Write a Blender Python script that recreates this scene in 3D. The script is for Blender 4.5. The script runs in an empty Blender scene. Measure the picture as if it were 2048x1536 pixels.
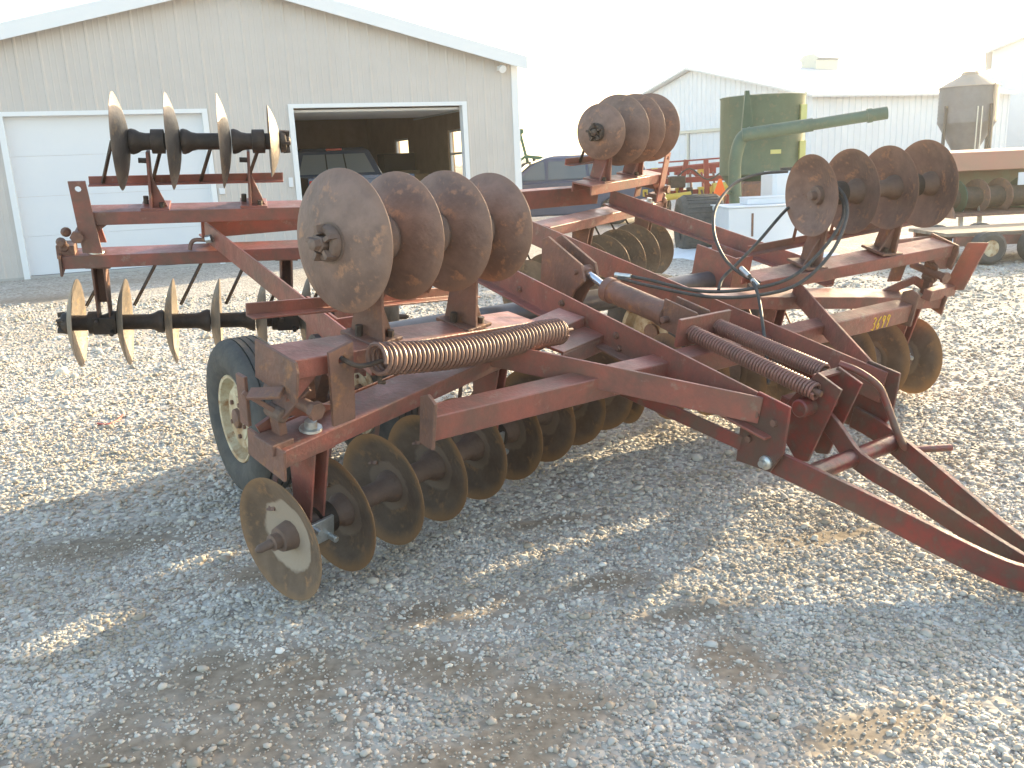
import bpy, bmesh, math, random
import numpy as np
from mathutils import Vector, Matrix
R = math.radians
S = bpy.context.scene
C = S.collection
rng = random.Random(7)
nrng = np.random.default_rng(11)

# ------------------------------------------------------------------ camera
cam_d = bpy.data.cameras.new('camera'); cam = bpy.data.objects.new('camera', cam_d); C.objects.link(cam)
CAM_H = 1.45
ax = Vector((0.99903171, -0.01068081, -0.0426797)); dn = Vector((-0.04399587, -0.24253348, -0.96914492)); fw = Vector((0, 0.97008424, -0.24276855))
cam.matrix_world = Matrix(((ax.x, -dn.x, -fw.x, 0), (ax.y, -dn.y, -fw.y, 0), (ax.z, -dn.z, -fw.z, CAM_H), (0, 0, 0, 1)))
cam_d.sensor_width = 36; cam_d.lens = 1770 / 2048 * 36; cam_d.clip_end = 3000; cam_d.clip_start = .05
S.camera = cam
S.render.resolution_x = 1024; S.render.resolution_y = 768

# ------------------------------------------------------------------ sky, sun, exposure
SUN_AZ = 45.0      # degrees from +x towards +y
SUN_EL = 14.0
w = bpy.data.worlds.new('World'); S.world = w; w.use_nodes = True
nt = w.node_tree; bg = nt.nodes['Background']
sky = nt.nodes.new('ShaderNodeTexSky'); sky.sky_type = 'NISHITA'; sky.sun_disc = False
sky.sun_elevation = R(SUN_EL); sky.sun_rotation = R(90 - SUN_AZ); sky.air_density = 1.0; sky.dust_density = 2.0; sky.ozone_density = 1.0
wb = nt.nodes.new('ShaderNodeMix'); wb.data_type = 'RGBA'; wb.blend_type = 'MULTIPLY'; wb.inputs[0].default_value = 1; wb.inputs[7].default_value = (1.0, .925, .83, 1)   # camera white balance set for shade
nt.links.new(sky.outputs[0], wb.inputs[6]); nt.links.new(wb.outputs[2], bg.inputs[0]); bg.inputs[1].default_value = 0.15
sl = bpy.data.lights.new('sun', 'SUN'); sl.energy = 2.95; sl.angle = R(.55); sl.color = (1, .81, .51)
so = bpy.data.objects.new('sun', sl); C.objects.link(so); so.location = (20, 20, 20)
sd = Vector((math.cos(R(SUN_EL)) * math.cos(R(SUN_AZ)), math.cos(R(SUN_EL)) * math.sin(R(SUN_AZ)), math.sin(R(SUN_EL))))
so.rotation_euler = sd.to_track_quat('Z', 'Y').to_euler()
vs = S.view_settings; vs.view_transform = 'Standard'; vs.look = 'None'; vs.gamma = 1; vs.use_curve_mapping = False
vs.exposure = 2.25

# ------------------------------------------------------------------ helpers
class MB:
    def __init__(self): self.v = []; self.f = []
    def add(self, V, F):
        b = len(self.v); self.v += [tuple(p) for p in V]; self.f += [tuple(i + b for i in q) for q in F]
        return self
    def box(self, a, b, fr=None):
        (x0, y0, z0), (x1, y1, z1) = a, b
        V = [(x0, y0, z0), (x1, y0, z0), (x1, y1, z0), (x0, y1, z0), (x0, y0, z1), (x1, y0, z1), (x1, y1, z1), (x0, y1, z1)]
        if fr: V = [fr(*p) for p in V]
        return self.add(V, [(0, 3, 2, 1), (4, 5, 6, 7), (0, 1, 5, 4), (1, 2, 6, 5), (2, 3, 7, 6), (3, 0, 4, 7)])
    def prism(self, prof, P0, P1, e1, e2):
        """closed 2-D outline (list of (a,b)) swept from P0 to P1, a along e1, b along e2"""
        P0, P1, e1, e2 = map(Vector, (P0, P1, e1, e2)); n = len(prof)
        V = [P0 + e1 * a + e2 * b for a, b in prof] + [P1 + e1 * a + e2 * b for a, b in prof]
        F = [tuple(range(n))[::-1], tuple(range(n, 2 * n))] + [(i, (i + 1) % n, (i + 1) % n + n, i + n) for i in range(n)]
        return self.add(V, F)
    def bar(self, P0, P1, wd, ht, up=(0, 0, 1)):
        P0, P1 = Vector(P0), Vector(P1); d = (P1 - P0).normalized(); s = d.cross(Vector(up)).normalized(); u = s.cross(d)
        return self.prism([(-wd / 2, -ht / 2), (wd / 2, -ht / 2), (wd / 2, ht / 2), (-wd / 2, ht / 2)], P0, P1, s, u)
    def tube(self, path, r, seg=10, caps=True, closed=False):
        path = [Vector(p) for p in path]; n = len(path); rings = []
        t0 = (path[1] - path[0]).normalized(); ref = Vector((0, 0, 1)) if abs(t0.z) < .9 else Vector((1, 0, 0))
        u = t0.cross(ref).normalized()
        for i, p in enumerate(path):
            t = (path[min(i + 1, n - 1)] - path[max(i - 1, 0)]).normalized()
            u = (u - t * u.dot(t)).normalized(); v = t.cross(u); rr = r[i] if isinstance(r, (list, tuple)) else r
            rings.append([p + (u * math.cos(2 * math.pi * k / seg) + v * math.sin(2 * math.pi * k / seg)) * rr for k in range(seg)])
        V = [q for g in rings for q in g]; F = []
        for i in range(n - 1):
            for k in range(seg):
                F.append((i * seg + k, i * seg + (k + 1) % seg, (i + 1) * seg + (k + 1) % seg, (i + 1) * seg + k))
        if caps: F += [tuple(range(seg))[::-1], tuple((n - 1) * seg + k for k in range(seg))]
        return self.add(V, F)
    def lathe(self, prof, O, axis, seg=24, closed=False):
        """prof = [(along axis, radius)]"""
        O, a = Vector(O), Vector(axis).normalized(); ref = Vector((0, 0, 1)) if abs(a.z) < .9 else Vector((1, 0, 0))
        u = a.cross(ref).normalized(); v = a.cross(u); V = []; F = []; n = len(prof)
        for h, r in prof:
            for k in range(seg):
                th = 2 * math.pi * k / seg; V.append(O + a * h + (u * math.cos(th) + v * math.sin(th)) * max(r, 1e-5))
        for i in range(n - 1):
            for k in range(seg):
                F.append((i * seg + k, i * seg + (k + 1) % seg, (i + 1) * seg + (k + 1) % seg, (i + 1) * seg + k))
        if closed:
            for k in range(seg): F.append(((n - 1) * seg + k, (n - 1) * seg + (k + 1) % seg, (k + 1) % seg, k))
        else: F += [tuple(range(seg))[::-1], tuple((n - 1) * seg + k for k in range(seg))]
        return self.add(V, F)
    def poly(self, pts, thick, fr):
        """flat plate: outline pts (a,b), thickness along c; fr(a,b,c)"""
        n = len(pts); V = [fr(a, b, -thick / 2) for a, b in pts] + [fr(a, b, thick / 2) for a, b in pts]
        F = [tuple(range(n))[::-1], tuple(range(n, 2 * n))] + [(i, (i + 1) % n, (i + 1) % n + n, i + n) for i in range(n)]
        return self.add(V, F)
    def data(self, name, m, smooth=False, bevel=0):
        me = bpy.data.meshes.new(name); me.from_pydata([tuple(p) for p in self.v], [], self.f)
        bm = bmesh.new(); bm.from_mesh(me); bmesh.ops.recalc_face_normals(bm, faces=bm.faces)
        if bevel:
            bmesh.ops.bevel(bm, geom=[e for e in bm.edges if len(e.link_faces) == 2 and e.calc_face_angle(0) > .5], offset=bevel, segments=1, affect='EDGES', clamp_overlap=True)
        bm.to_mesh(me); bm.free()
        if smooth:
            me.polygons.foreach_set('use_smooth', [True] * len(me.polygons))
            me.set_sharp_from_angle(angle=R(38))
        me.materials.append(m); return me
    def build(self, name, m, parent=None, smooth=False, bevel=0, **kw):
        return link(name, self.data(name, m, smooth, bevel), parent, **kw)

def link(name, data, parent=None, label=None, cat=None, group=None, kind=None, M=None):
    o = bpy.data.objects.new(name, data); C.objects.link(o)
    if parent is not None: o.parent = parent
    if M is not None: o.matrix_basis = M
    if label: o['label'] = label
    if cat: o['category'] = cat
    if group: o['group'] = group
    if kind: o['kind'] = kind
    return o
def thing(name, label, cat, loc=(0, 0, 0), rz=0, group=None, M=None):
    o = link(name, None, None, label, cat, group)
    if M is not None: o.matrix_basis = M
    else: o.location = loc; o.rotation_euler = (0, 0, rz)
    o.empty_display_size = .2
    return o
def copy_tree(o, parent=None):
    c = o.copy(); C.objects.link(c)
    if parent is not None: c.parent = parent
    for ch in list(o.children): copy_tree(ch, c)
    return c
def axis_matrix(O, z, x=None):
    z = Vector(z).normalized(); ref = Vector(x) if x is not None else (Vector((0, 0, 1)) if abs(z.z) < .9 else Vector((1, 0, 0)))
    x = (ref - z * ref.dot(z)).normalized(); y = z.cross(x)
    return Matrix(((x.x, y.x, z.x, O[0]), (x.y, y.y, z.y, O[1]), (x.z, y.z, z.z, O[2]), (0, 0, 0, 1)))
def ring_path(pts, sub=6):
    """Catmull-Rom through points"""
    P = [Vector(p) for p in pts]; P = [P[0] * 2 - P[1]] + P + [P[-1] * 2 - P[-2]]; out = []
    for i in range(1, len(P) - 2):
        a, b, c, d = P[i - 1], P[i], P[i + 1], P[i + 2]
        for k in range(sub):
            t = k / sub
            out.append(.5 * ((2 * b) + (c - a) * t + (2 * a - 5 * b + 4 * c - d) * t * t + (3 * b - a - 3 * c + d) * t ** 3))
    out.append(P[-2]); return out

# ------------------------------------------------------------------ materials
def mat(name, c1, c2=None, scale=6, rough=.6, metal=0, bump=0, bscale=40, c3=None, s3=25, t3=.6, detail=6, spec=.5, lo=.35, hi=.65, rough2=None, c4=None, s4=2.2, t4=.5):
    m = bpy.data.materials.new(name); m.use_nodes = True; t = m.node_tree; b = t.nodes['Principled BSDF']
    b.inputs['Roughness'].default_value = rough; b.inputs['Metallic'].default_value = metal; b.inputs['Specular IOR Level'].default_value = spec
    tc = t.nodes.new('ShaderNodeTexCoord')
    if c2 is None: b.inputs['Base Color'].default_value = (*c1, 1)
    else:
        n = t.nodes.new('ShaderNodeTexNoise'); n.inputs['Scale'].default_value = scale; n.inputs['Detail'].default_value = detail; n.inputs['Roughness'].default_value = .65
        t.links.new(tc.outputs['Object'], n.inputs['Vector'])
        r = t.nodes.new('ShaderNodeValToRGB'); r.color_ramp.elements[0].position = lo; r.color_ramp.elements[1].position = hi
        r.color_ramp.elements[0].color = (*c1, 1); r.color_ramp.elements[1].color = (*c2, 1)
        t.links.new(n.outputs[0], r.inputs[0]); out = r.outputs[0]
        if c3 is not None:
            n3 = t.nodes.new('ShaderNodeTexNoise'); n3.inputs['Scale'].default_value = s3; n3.inputs['Detail'].default_value = 8; n3.inputs['Roughness'].default_value = .7
            t.links.new(tc.outputs['Object'], n3.inputs['Vector'])
            r3 = t.nodes.new('ShaderNodeValToRGB'); r3.color_ramp.elements[0].position = t3; r3.color_ramp.elements[1].position = min(1, t3 + .12)
            t.links.new(n3.outputs[0], r3.inputs[0])
            mx = t.nodes.new('ShaderNodeMix'); mx.data_type = 'RGBA'; mx.inputs[7].default_value = (*c3, 1)
            t.links.new(r3.outputs[0], mx.inputs[0]); t.links.new(out, mx.inputs[6]); out = mx.outputs[2]
        if c4 is not None:
            n4 = t.nodes.new('ShaderNodeTexNoise'); n4.inputs['Scale'].default_value = s4; n4.inputs['Detail'].default_value = 10; n4.inputs['Roughness'].default_value = .72; n4.inputs['Distortion'].default_value = .6
            t.links.new(tc.outputs['Object'], n4.inputs['Vector'])
            r4 = t.nodes.new('ShaderNodeValToRGB'); r4.color_ramp.elements[0].position = t4 - .06; r4.color_ramp.elements[1].position = t4 + .14; r4.color_ramp.elements[1].color = (.85, .85, .85, 1)
            t.links.new(n4.outputs[0], r4.inputs[0])
            m4 = t.nodes.new('ShaderNodeMix'); m4.data_type = 'RGBA'; m4.inputs[7].default_value = (*c4, 1)
            t.links.new(r4.outputs[0], m4.inputs[0]); t.links.new(out, m4.inputs[6]); out = m4.outputs[2]
        t.links.new(out, b.inputs['Base Color'])
        if rough2 is not None:
            mr = t.nodes.new('ShaderNodeMapRange'); mr.inputs[1].default_value = lo; mr.inputs[2].default_value = hi; mr.inputs[3].default_value = rough; mr.inputs[4].default_value = rough2
            t.links.new(n.outputs[0], mr.inputs[0]); t.links.new(mr.outputs[0], b.inputs['Roughness'])
    if bump:
        nb = t.nodes.new('ShaderNodeTexNoise'); nb.inputs['Scale'].default_value = bscale; nb.inputs['Detail'].default_value = 5
        t.links.new(tc.outputs['Object'], nb.inputs['Vector'])
        bu = t.nodes.new('ShaderNodeBump'); bu.inputs['Strength'].default_value = bump; bu.inputs['Distance'].default_value = .01
        t.links.new(nb.outputs[0], bu.inputs['Height']); t.links.new(bu.outputs[0], b.inputs['Normal'])
    return m

def blade_mat(name, rim, mid, hub, r_in=.10, r_out=.16, rough=.55, metal=.25):
    m = mat(name, mid, tuple(x * .62 for x in mid), scale=9, rough=rough, metal=metal, bump=.25, bscale=60, c3=tuple(min(1, x * f) for x, f in zip(mid, (1.5, 1.25, .95))), s3=16, t3=.56)
    t = m.node_tree; b = t.nodes['Principled BSDF']; base = b.inputs['Base Color'].links[0].from_socket
    tc = t.nodes.new('ShaderNodeTexCoord'); sp = t.nodes.new('ShaderNodeVectorMath'); sp.operation = 'MULTIPLY'; sp.inputs[1].default_value = (1, 1, 0)
    t.links.new(tc.outputs['Object'], sp.inputs[0]); ln = t.nodes.new('ShaderNodeVectorMath'); ln.operation = 'LENGTH'; t.links.new(sp.outputs[0], ln.inputs[0])
    n = t.nodes.new('ShaderNodeTexNoise'); n.inputs['Scale'].default_value = 14; n.inputs['Detail'].default_value = 5; t.links.new(tc.outputs['Object'], n.inputs['Vector'])
    ma = t.nodes.new('ShaderNodeMath'); ma.operation = 'MULTIPLY_ADD'; ma.inputs[1].default_value = .05; t.links.new(n.outputs[0], ma.inputs[0]); t.links.new(ln.outputs['Value'], ma.inputs[2])
    mr = t.nodes.new('ShaderNodeMapRange'); mr.inputs[1].default_value = r_in + .022; mr.inputs[2].default_value = r_in + .032; t.links.new(ma.outputs[0], mr.inputs[0])
    mx = t.nodes.new('ShaderNodeMix'); mx.data_type = 'RGBA'; mx.inputs[6].default_value = (*hub, 1); t.links.new(mr.outputs[0], mx.inputs[0]); t.links.new(base, mx.inputs[7])
    mr2 = t.nodes.new('ShaderNodeMapRange'); mr2.inputs[1].default_value = r_out + .03; mr2.inputs[2].default_value = r_out + .07; t.links.new(ma.outputs[0], mr2.inputs[0])
    mx2 = t.nodes.new('ShaderNodeMix'); mx2.data_type = 'RGBA'; mx2.inputs[7].default_value = (*rim, 1); t.links.new(mr2.outputs[0], mx2.inputs[0]); t.links.new(mx.outputs[2], mx2.inputs[6])
    t.links.new(mx2.outputs[2], b.inputs['Base Color']); return m

RED = mat('weathered_red_paint', (.31, .105, .08), (.20, .090, .071), 7, .36, .0, .2, 70, c3=(.30, .215, .17), s3=13, t3=.59, rough2=.56, lo=.38, hi=.62, c4=(.155, .105, .080), s4=3.0, t4=.52)
RED2 = mat('rusty_brown_paint', (.22, .115, .085), (.145, .088, .068), 8, .6, .1, .5, 45, c3=(.30, .15, .075), s3=14, t3=.56)
DARKRED = mat('dark_red_paint', (.22, .042, .036), (.105, .050, .042), 9, .33, 0, .2, 50, c3=(.14, .085, .065), s3=18, t3=.53, lo=.4, hi=.6, c4=(.10, .07, .055), s4=4, t4=.5)
CAST2 = mat('brown_cast_iron', (.20, .135, .105), (.145, .10, .078), 12, .66, .08, .4, 60)
CAST = mat('dark_cast_iron', (.055, .043, .036), (.09, .065, .05), 12, .6, .3, .4, 60)
B_WING = blade_mat('rusty_blade_steel', (.25, .15, .105), (.24, .155, .122), (.22, .15, .12), .05, .19, .58, .12)
B_MAIN = blade_mat('muddy_blade_steel', (.27, .155, .075), (.175, .125, .09), (.22, .165, .125), .10, .172, .66, .08)
B_MUD = blade_mat('dirt_caked_blade', (.26, .155, .08), (.20, .135, .09), (.37, .295, .225), .128, .19, .75, .1)
B_REAR = blade_mat('polished_blade_steel', (.26, .185, .125), (.225, .19, .155), (.20, .17, .14), .05, .2, .5, .35)
B_GREY = blade_mat('grey_blade_steel', (.20, .165, .14), (.17, .15, .135), (.15, .13, .115), .05, .2, .5, .35)
SPRING = mat('rusty_spring_steel', (.24, .135, .10), (.17, .105, .082), 30, .46, .12)
SPRING_R = mat('red_spring_steel', (.27, .13, .105), (.20, .115, .095), 30, .45, .1)
GALV = mat('galvanised_steel', (.55, .57, .56), (.42, .43, .42), 40, .35, .7)
SHAFT = mat('grey_steel_tube', (.16, .155, .16), (.12, .11, .105), 8, .38, .3)
CHROME = mat('chromed_rod', (.72, .74, .78), rough=.15, metal=.9)
RUBBER = mat('dusty_tyre_rubber', (.065, .062, .06), (.105, .098, .087), 10, .85, 0, .3, 50)
TREAD = RUBBER
RIM = mat('cream_rim_paint', (.62, .56, .40), (.42, .30, .17), 9, .5, 0, .1, 40, c3=(.30, .15, .06), s3=12, t3=.50, c4=(.36, .22, .11), s4=6, t4=.52)
HOSE = mat('black_hose_rubber', (.045, .042, .04), (.075, .07, .062), 18, .6)
YEL = mat('yellow_paint_marker', (.75, .50, .06), rough=.6)

# ------------------------------------------------------------------ ground
def smooth_noise(x, y, s, seed):
    r_ = np.random.default_rng(seed); n = 64; g = r_.random((n, n))
    xs = (x * s) % n; ys = (y * s) % n; xi = xs.astype(int); yi = ys.astype(int); fx = xs - xi; fy = ys - yi
    fx = fx * fx * (3 - 2 * fx); fy = fy * fy * (3 - 2 * fy); xj = (xi + 1) % n; yj = (yi + 1) % n
    return (g[xi, yi] * (1 - fx) + g[xj, yi] * fx) * (1 - fy) + (g[xi, yj] * (1 - fx) + g[xj, yj] * fx) * fy
# bare soil patches seen in the gravel: x, y, half-length, half-width
PATCH = [(-.80, 2.30, .62, .30), (-.95, 2.02, .5, .2), (-.30, 2.72, .45, .17), (.62, 2.32, .16, .2), (.05, 2.12, .25, .16), (-1.75, 3.35, .5, .12), (-.33, 2.72, .34, .16), (.28, 2.86, .26, .08), (-.95, 2.35, .42, .22), (-.28, 2.35, .28, .17), (.55, 2.62, .22, .07), (-1.0, 3.05, .2, .10), (-.05, 1.95, .35, .12), (.9, 2.0, .4, .1), (-5.6, 11.6, 1.3, .35), (-2.5, 12.4, 1.0, .3), (.1, 3.4, .3, .06), (1.2, 3.15, .3, .06)]
def soil(x, y):
    m = np.zeros_like(x)
    for (px, py, a, b) in PATCH:
        c, s = math.cos(.25), math.sin(.25); dx = x - px; dy = y - py
        q = ((dx * c + dy * s) / a) ** 2 + ((-dx * s + dy * c) / b) ** 2
        m = np.maximum(m, np.exp(-q * .9))
    m = m + .62 * (smooth_noise(x, y, 1.3, 3) - .42) + .5 * (smooth_noise(x, y, 6.1, 4) - .5)
    m += .25 * (smooth_noise(x, y, .35, 9) > .72)
    return np.clip((m - .24) * 1.5, 0, 1)
def height(x, y):
    return (.02 * (smooth_noise(x, y, 1.1, 21) - .5) + .012 * (smooth_noise(x, y, 4.3, 22) - .5)) * np.clip((y - .5) / 2, 0, 1)
def axis_pts(lo, hi, st, far0, far1):
    a = list(np.arange(lo, hi + 1e-6, st)); s = st; v = hi
    while v < far1: s *= 1.35; v += s; a.append(min(v, far1))
    s = st; v = lo; b = []
    while v > far0: s *= 1.35; v -= s; b.append(max(v, far0))
    return np.array(b[::-1] + a)
gx = axis_pts(-4, 4.5, .045, -700, 700); gy = axis_pts(1.2, 8, .045, -300, 1200)
X, Y = np.meshgrid(gx, gy, indexing='ij'); Z = height(X, Y); Z[np.abs(X) > 60] = 0; Z[Y > 60] = 0
nx, ny = X.shape
me = bpy.data.meshes.new('ground'); V = np.stack([X, Y, Z], -1).reshape(-1, 3)
ii, jj = np.meshgrid(np.arange(nx - 1), np.arange(ny - 1), indexing='ij'); a = (ii * ny + jj).ravel()
quads = np.stack([a, a + ny, a + ny + 1, a + 1], 1)
me.vertices.add(len(V)); me.vertices.foreach_set('co', V.ravel()); me.loops.add(quads.size); me.loops.foreach_set('vertex_index', quads.ravel())
me.polygons.add(len(quads)); me.polygons.foreach_set('loop_start', np.arange(0, quads.size, 4)); me.polygons.foreach_set('loop_total', np.full(len(quads), 4)); me.update(calc_edges=True)
at = me.attributes.new('soil', 'FLOAT', 'POINT'); at.data.foreach_set('value', soil(X, Y).ravel().astype(np.float32))
me.polygons.foreach_set('use_smooth', [True] * len(me.polygons))
gm = bpy.data.materials.new('gravel_ground'); gm.use_nodes = True; t = gm.node_tree; b = t.nodes['Principled BSDF']; b.inputs['Roughness'].default_value = .9; b.inputs['Specular IOR Level'].default_value = .2
N = t.nodes.new; L = t.links.new
tc = N('ShaderNodeTexCoord')
vor = N('ShaderNodeTexVoronoi'); vor.inputs['Scale'].default_value = 34; L(tc.outputs['Object'], vor.inputs['Vector'])
vor2 = N('ShaderNodeTexVoronoi'); vor2.inputs['Scale'].default_value = 75; L(tc.outputs['Object'], vor2.inputs['Vector'])
sp = N('ShaderNodeSeparateColor'); L(vor.outputs['Color'], sp.inputs[0])
ra = N('ShaderNodeValToRGB'); els = ra.color_ramp.elements; els[0].color = (.27, .24, .21, 1); els[1].color = (.64, .605, .54, 1); e = els.new(.35); e.color = (.43, .395, .35, 1); e = els.new(.7); e.color = (.52, .485, .435, 1)
L(sp.outputs[0], ra.inputs[0])
so_n = N('ShaderNodeTexNoise'); so_n.inputs['Scale'].default_value = 28; so_n.inputs['Detail'].default_value = 8; L(tc.outputs['Object'], so_n.inputs['Vector'])
rs = N('ShaderNodeValToRGB'); rs.color_ramp.elements[0].position = .3; rs.color_ramp.elements[1].position = .75; rs.color_ramp.elements[0].color = (.19, .152, .112, 1); rs.color_ramp.elements[1].color = (.35, .29, .22, 1); L(so_n.outputs[0], rs.inputs[0])
atn = N('ShaderNodeAttribute'); atn.attribute_name = 'soil'
big = N('ShaderNodeTexNoise'); big.inputs['Scale'].default_value = .28; big.inputs['Detail'].default_value = 6; L(tc.outputs['Object'], big.inputs['Vector'])
rb = N('ShaderNodeValToRGB'); rb.color_ramp.elements[0].position = .53; rb.color_ramp.elements[1].position = .72; rb.color_ramp.elements[1].color = (.75, .75, .75, 1); L(big.outputs[0], rb.inputs[0])
mxm = N('ShaderNodeMath'); mxm.operation = 'MAXIMUM'; L(atn.outputs['Fac'], mxm.inputs[0]); L(rb.outputs[0], mxm.inputs[1])
mx = N('ShaderNodeMix'); mx.data_type = 'RGBA'; L(mxm.outputs[0], mx.inputs[0]); L(ra.outputs[0], mx.inputs[6]); L(rs.outputs[0], mx.inputs[7])
# beyond the yard: stubble field
sxyz = N('ShaderNodeSeparateXYZ'); L(tc.outputs['Object'], sxyz.inputs[0]); mrf = N('ShaderNodeMapRange'); mrf.inputs[1].default_value = 60; mrf.inputs[2].default_value = 75; L(sxyz.outputs[1], mrf.inputs[0])
mf = N('ShaderNodeMix'); mf.data_type = 'RGBA'; mf.inputs[7].default_value = (.26, .22, .15, 1); L(mrf.outputs[0], mf.inputs[0]); L(mx.outputs[2], mf.inputs[6]); L(mf.outputs[2], b.inputs['Base Color'])
bu = N('ShaderNodeBump'); bu.inputs['Strength'].default_value = .9; bu.inputs['Distance'].default_value = .018; bu.invert = True; inv = N('ShaderNodeMath'); inv.operation = 'MULTIPLY_ADD'; inv.inputs[1].default_value = -.85; inv.inputs[2].default_value = .9; L(mxm.outputs[0], inv.inputs[0]); L(inv.outputs[0], bu.inputs['Strength']); L(vor.outputs['Distance'], bu.inputs['Height'])
bu2 = N('ShaderNodeBump'); bu2.inputs['Strength'].default_value = .35; bu2.inputs['Distance'].default_value = .004; L(so_n.outputs[0], bu2.inputs['Height']); L(bu.outputs[0], bu2.inputs['Normal']); L(bu2.outputs[0], b.inputs['Normal'])
me.materials.append(gm)
link('ground', me, kind='structure')

# gravel stones: real geometry, densest near the camera
def gravel():
    phi = (1 + 5 ** .5) / 2
    ico = np.array([(-1, phi, 0), (1, phi, 0), (-1, -phi, 0), (1, -phi, 0), (0, -1, phi), (0, 1, phi), (0, -1, -phi), (0, 1, -phi), (phi, 0, -1), (phi, 0, 1), (-phi, 0, -1), (-phi, 0, 1)]); ico /= np.linalg.norm(ico[0])
    fc = np.array([(0, 11, 5), (0, 5, 1), (0, 1, 7), (0, 7, 10), (0, 10, 11), (1, 5, 9), (5, 11, 4), (11, 10, 2), (10, 7, 6), (7, 1, 8), (3, 9, 4), (3, 4, 2), (3, 2, 6), (3, 6, 8), (3, 8, 9), (4, 9, 5), (2, 4, 11), (6, 2, 10), (8, 6, 7), (9, 8, 1)])
    P = []
    def scatter(y0, y1, dens, rad, keep=.86):
        xm = .64 * y1 + .3; n = int((y1 - y0) * 2 * xm * dens); x = nrng.uniform(-xm, xm, n); y = nrng.uniform(y0, y1, n)
        k = np.abs(x) < .64 * y + .25; x, y = x[k], y[k]
        p = 1 - keep * soil(x, y) ** .8; k = nrng.random(len(x)) < p; x, y = x[k], y[k]
        P.append(np.stack([x, y, rad * nrng.lognormal(0, .34, len(x))], 1))
    scatter(1.7, 2.6, 6500, .0062); scatter(2.6, 3.6, 4600, .0068); scatter(3.6, 5.2, 2000, .0085); scatter(5.2, 7.5, 800, .0105); scatter(7.5, 11, 300, .014); scatter(1.7, 3.4, 3800, .0034, .25)
    P = np.concatenate(P); n = len(P)
    q = nrng.normal(size=(n, 4)); q /= np.linalg.norm(q, axis=1)[:, None]; a_, b_, c_, d_ = q.T
    Rm = np.stack([1 - 2 * (c_ ** 2 + d_ ** 2), 2 * (b_ * c_ - a_ * d_), 2 * (b_ * d_ + a_ * c_), 2 * (b_ * c_ + a_ * d_), 1 - 2 * (b_ ** 2 + d_ ** 2), 2 * (c_ * d_ - a_ * b_), 2 * (b_ * d_ - a_ * c_), 2 * (c_ * d_ + a_ * b_), 1 - 2 * (b_ ** 2 + c_ ** 2)], 1).reshape(n, 3, 3)
    sc = nrng.uniform(.55, 1.4, (n, 1, 3)); vv = ico[None] * sc * nrng.uniform(.68, 1.22, (n, 12, 1))
    vv = np.einsum('nij,nkj->nki', Rm, vv) * P[:, 2][:, None, None]; vv[:, :, 2] *= .7
    vv[:, :, 0] += P[:, 0][:, None]; vv[:, :, 1] += P[:, 1][:, None]; vv[:, :, 2] += (height(P[:, 0], P[:, 1]) + P[:, 2] * nrng.uniform(-.1, .4, n))[:, None]
    F = (fc[None] + (np.arange(n) * 12)[:, None, None]).reshape(-1, 3)
    me = bpy.data.meshes.new('gravel'); me.vertices.add(n * 12); me.vertices.foreach_set('co', vv.ravel()); me.loops.add(F.size); me.loops.foreach_set('vertex_index', F.ravel())
    me.polygons.add(len(F)); me.polygons.foreach_set('loop_start', np.arange(0, F.size, 3)); me.polygons.foreach_set('loop_total', np.full(len(F), 3)); me.update(calc_edges=True)
    m = bpy.data.materials.new('gravel_stone'); m.use_nodes = True; t = m.node_tree; b = t.nodes['Principled BSDF']; b.inputs['Roughness'].default_value = .85; b.inputs['Specular IOR Level'].default_value = .25
    g = t.nodes.new('ShaderNodeNewGeometry'); r = t.nodes.new('ShaderNodeValToRGB'); el = r.color_ramp.elements
    el[0].color = (.27, .24, .205, 1); el[1].color = (.78, .75, .69, 1)
    for p_, c_ in ((.12, (.40, .345, .28)), (.35, (.52, .49, .445)), (.7, (.60, .57, .52)), (.92, (.67, .625, .535))): e = el.new(p_); e.color = (*c_, 1)
    t.links.new(g.outputs['Random Per Island'], r.inputs[0])
    dn_ = t.nodes.new('ShaderNodeTexNoise'); dn_.inputs['Scale'].default_value = 3.2; dn_.inputs['Detail'].default_value = 8; tc_ = t.nodes.new('ShaderNodeTexCoord'); t.links.new(tc_.outputs['Object'], dn_.inputs['Vector'])
    dr_ = t.nodes.new('ShaderNodeMapRange'); dr_.inputs[1].default_value = .38; dr_.inputs[2].default_value = .68; dr_.inputs[4].default_value = .8; t.links.new(dn_.outputs[0], dr_.inputs[0])
    dm_ = t.nodes.new('ShaderNodeMix'); dm_.data_type = 'RGBA'; dm_.inputs[7].default_value = (.36, .30, .225, 1); t.links.new(dr_.outputs[0], dm_.inputs[0]); t.links.new(r.outputs[0], dm_.inputs[6]); t.links.new(dm_.outputs[2], b.inputs['Base Color'])
    me.materials.append(m); link('gravel', me, kind='stuff')
    print('stones', n)
gravel()

# ------------------------------------------------------------------ the disc harrow
def P2(*a): return Vector(a)
HM = Matrix(((-0.816880621863184, 0.5629153699469965, 0.1258266104679526, -0.06664418), (-0.5767861114446015, -0.7953326757490113, -0.18645030579361863, 5.10429270), (-0.004881728078640164, -0.22488268311133694, 0.9743736180580899, 0.57540309), (0, 0, 0, 1)))
H = thing('disc_harrow', 'large rusty red tandem disc harrow with four folded wings, parked nose down on the gravel', 'disc harrow', M=HM)
HI = HM.inverted()
def unproj(u, v, depth):
    """a point of the harrow frame seen at photo position u,v at a distance along the view axis"""
    p = Vector((0, 0, CAM_H)) + (fw * 1770 + ax * (u - 1024) + dn * (v - 768)) * (depth / 1770)
    return HI @ p

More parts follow.
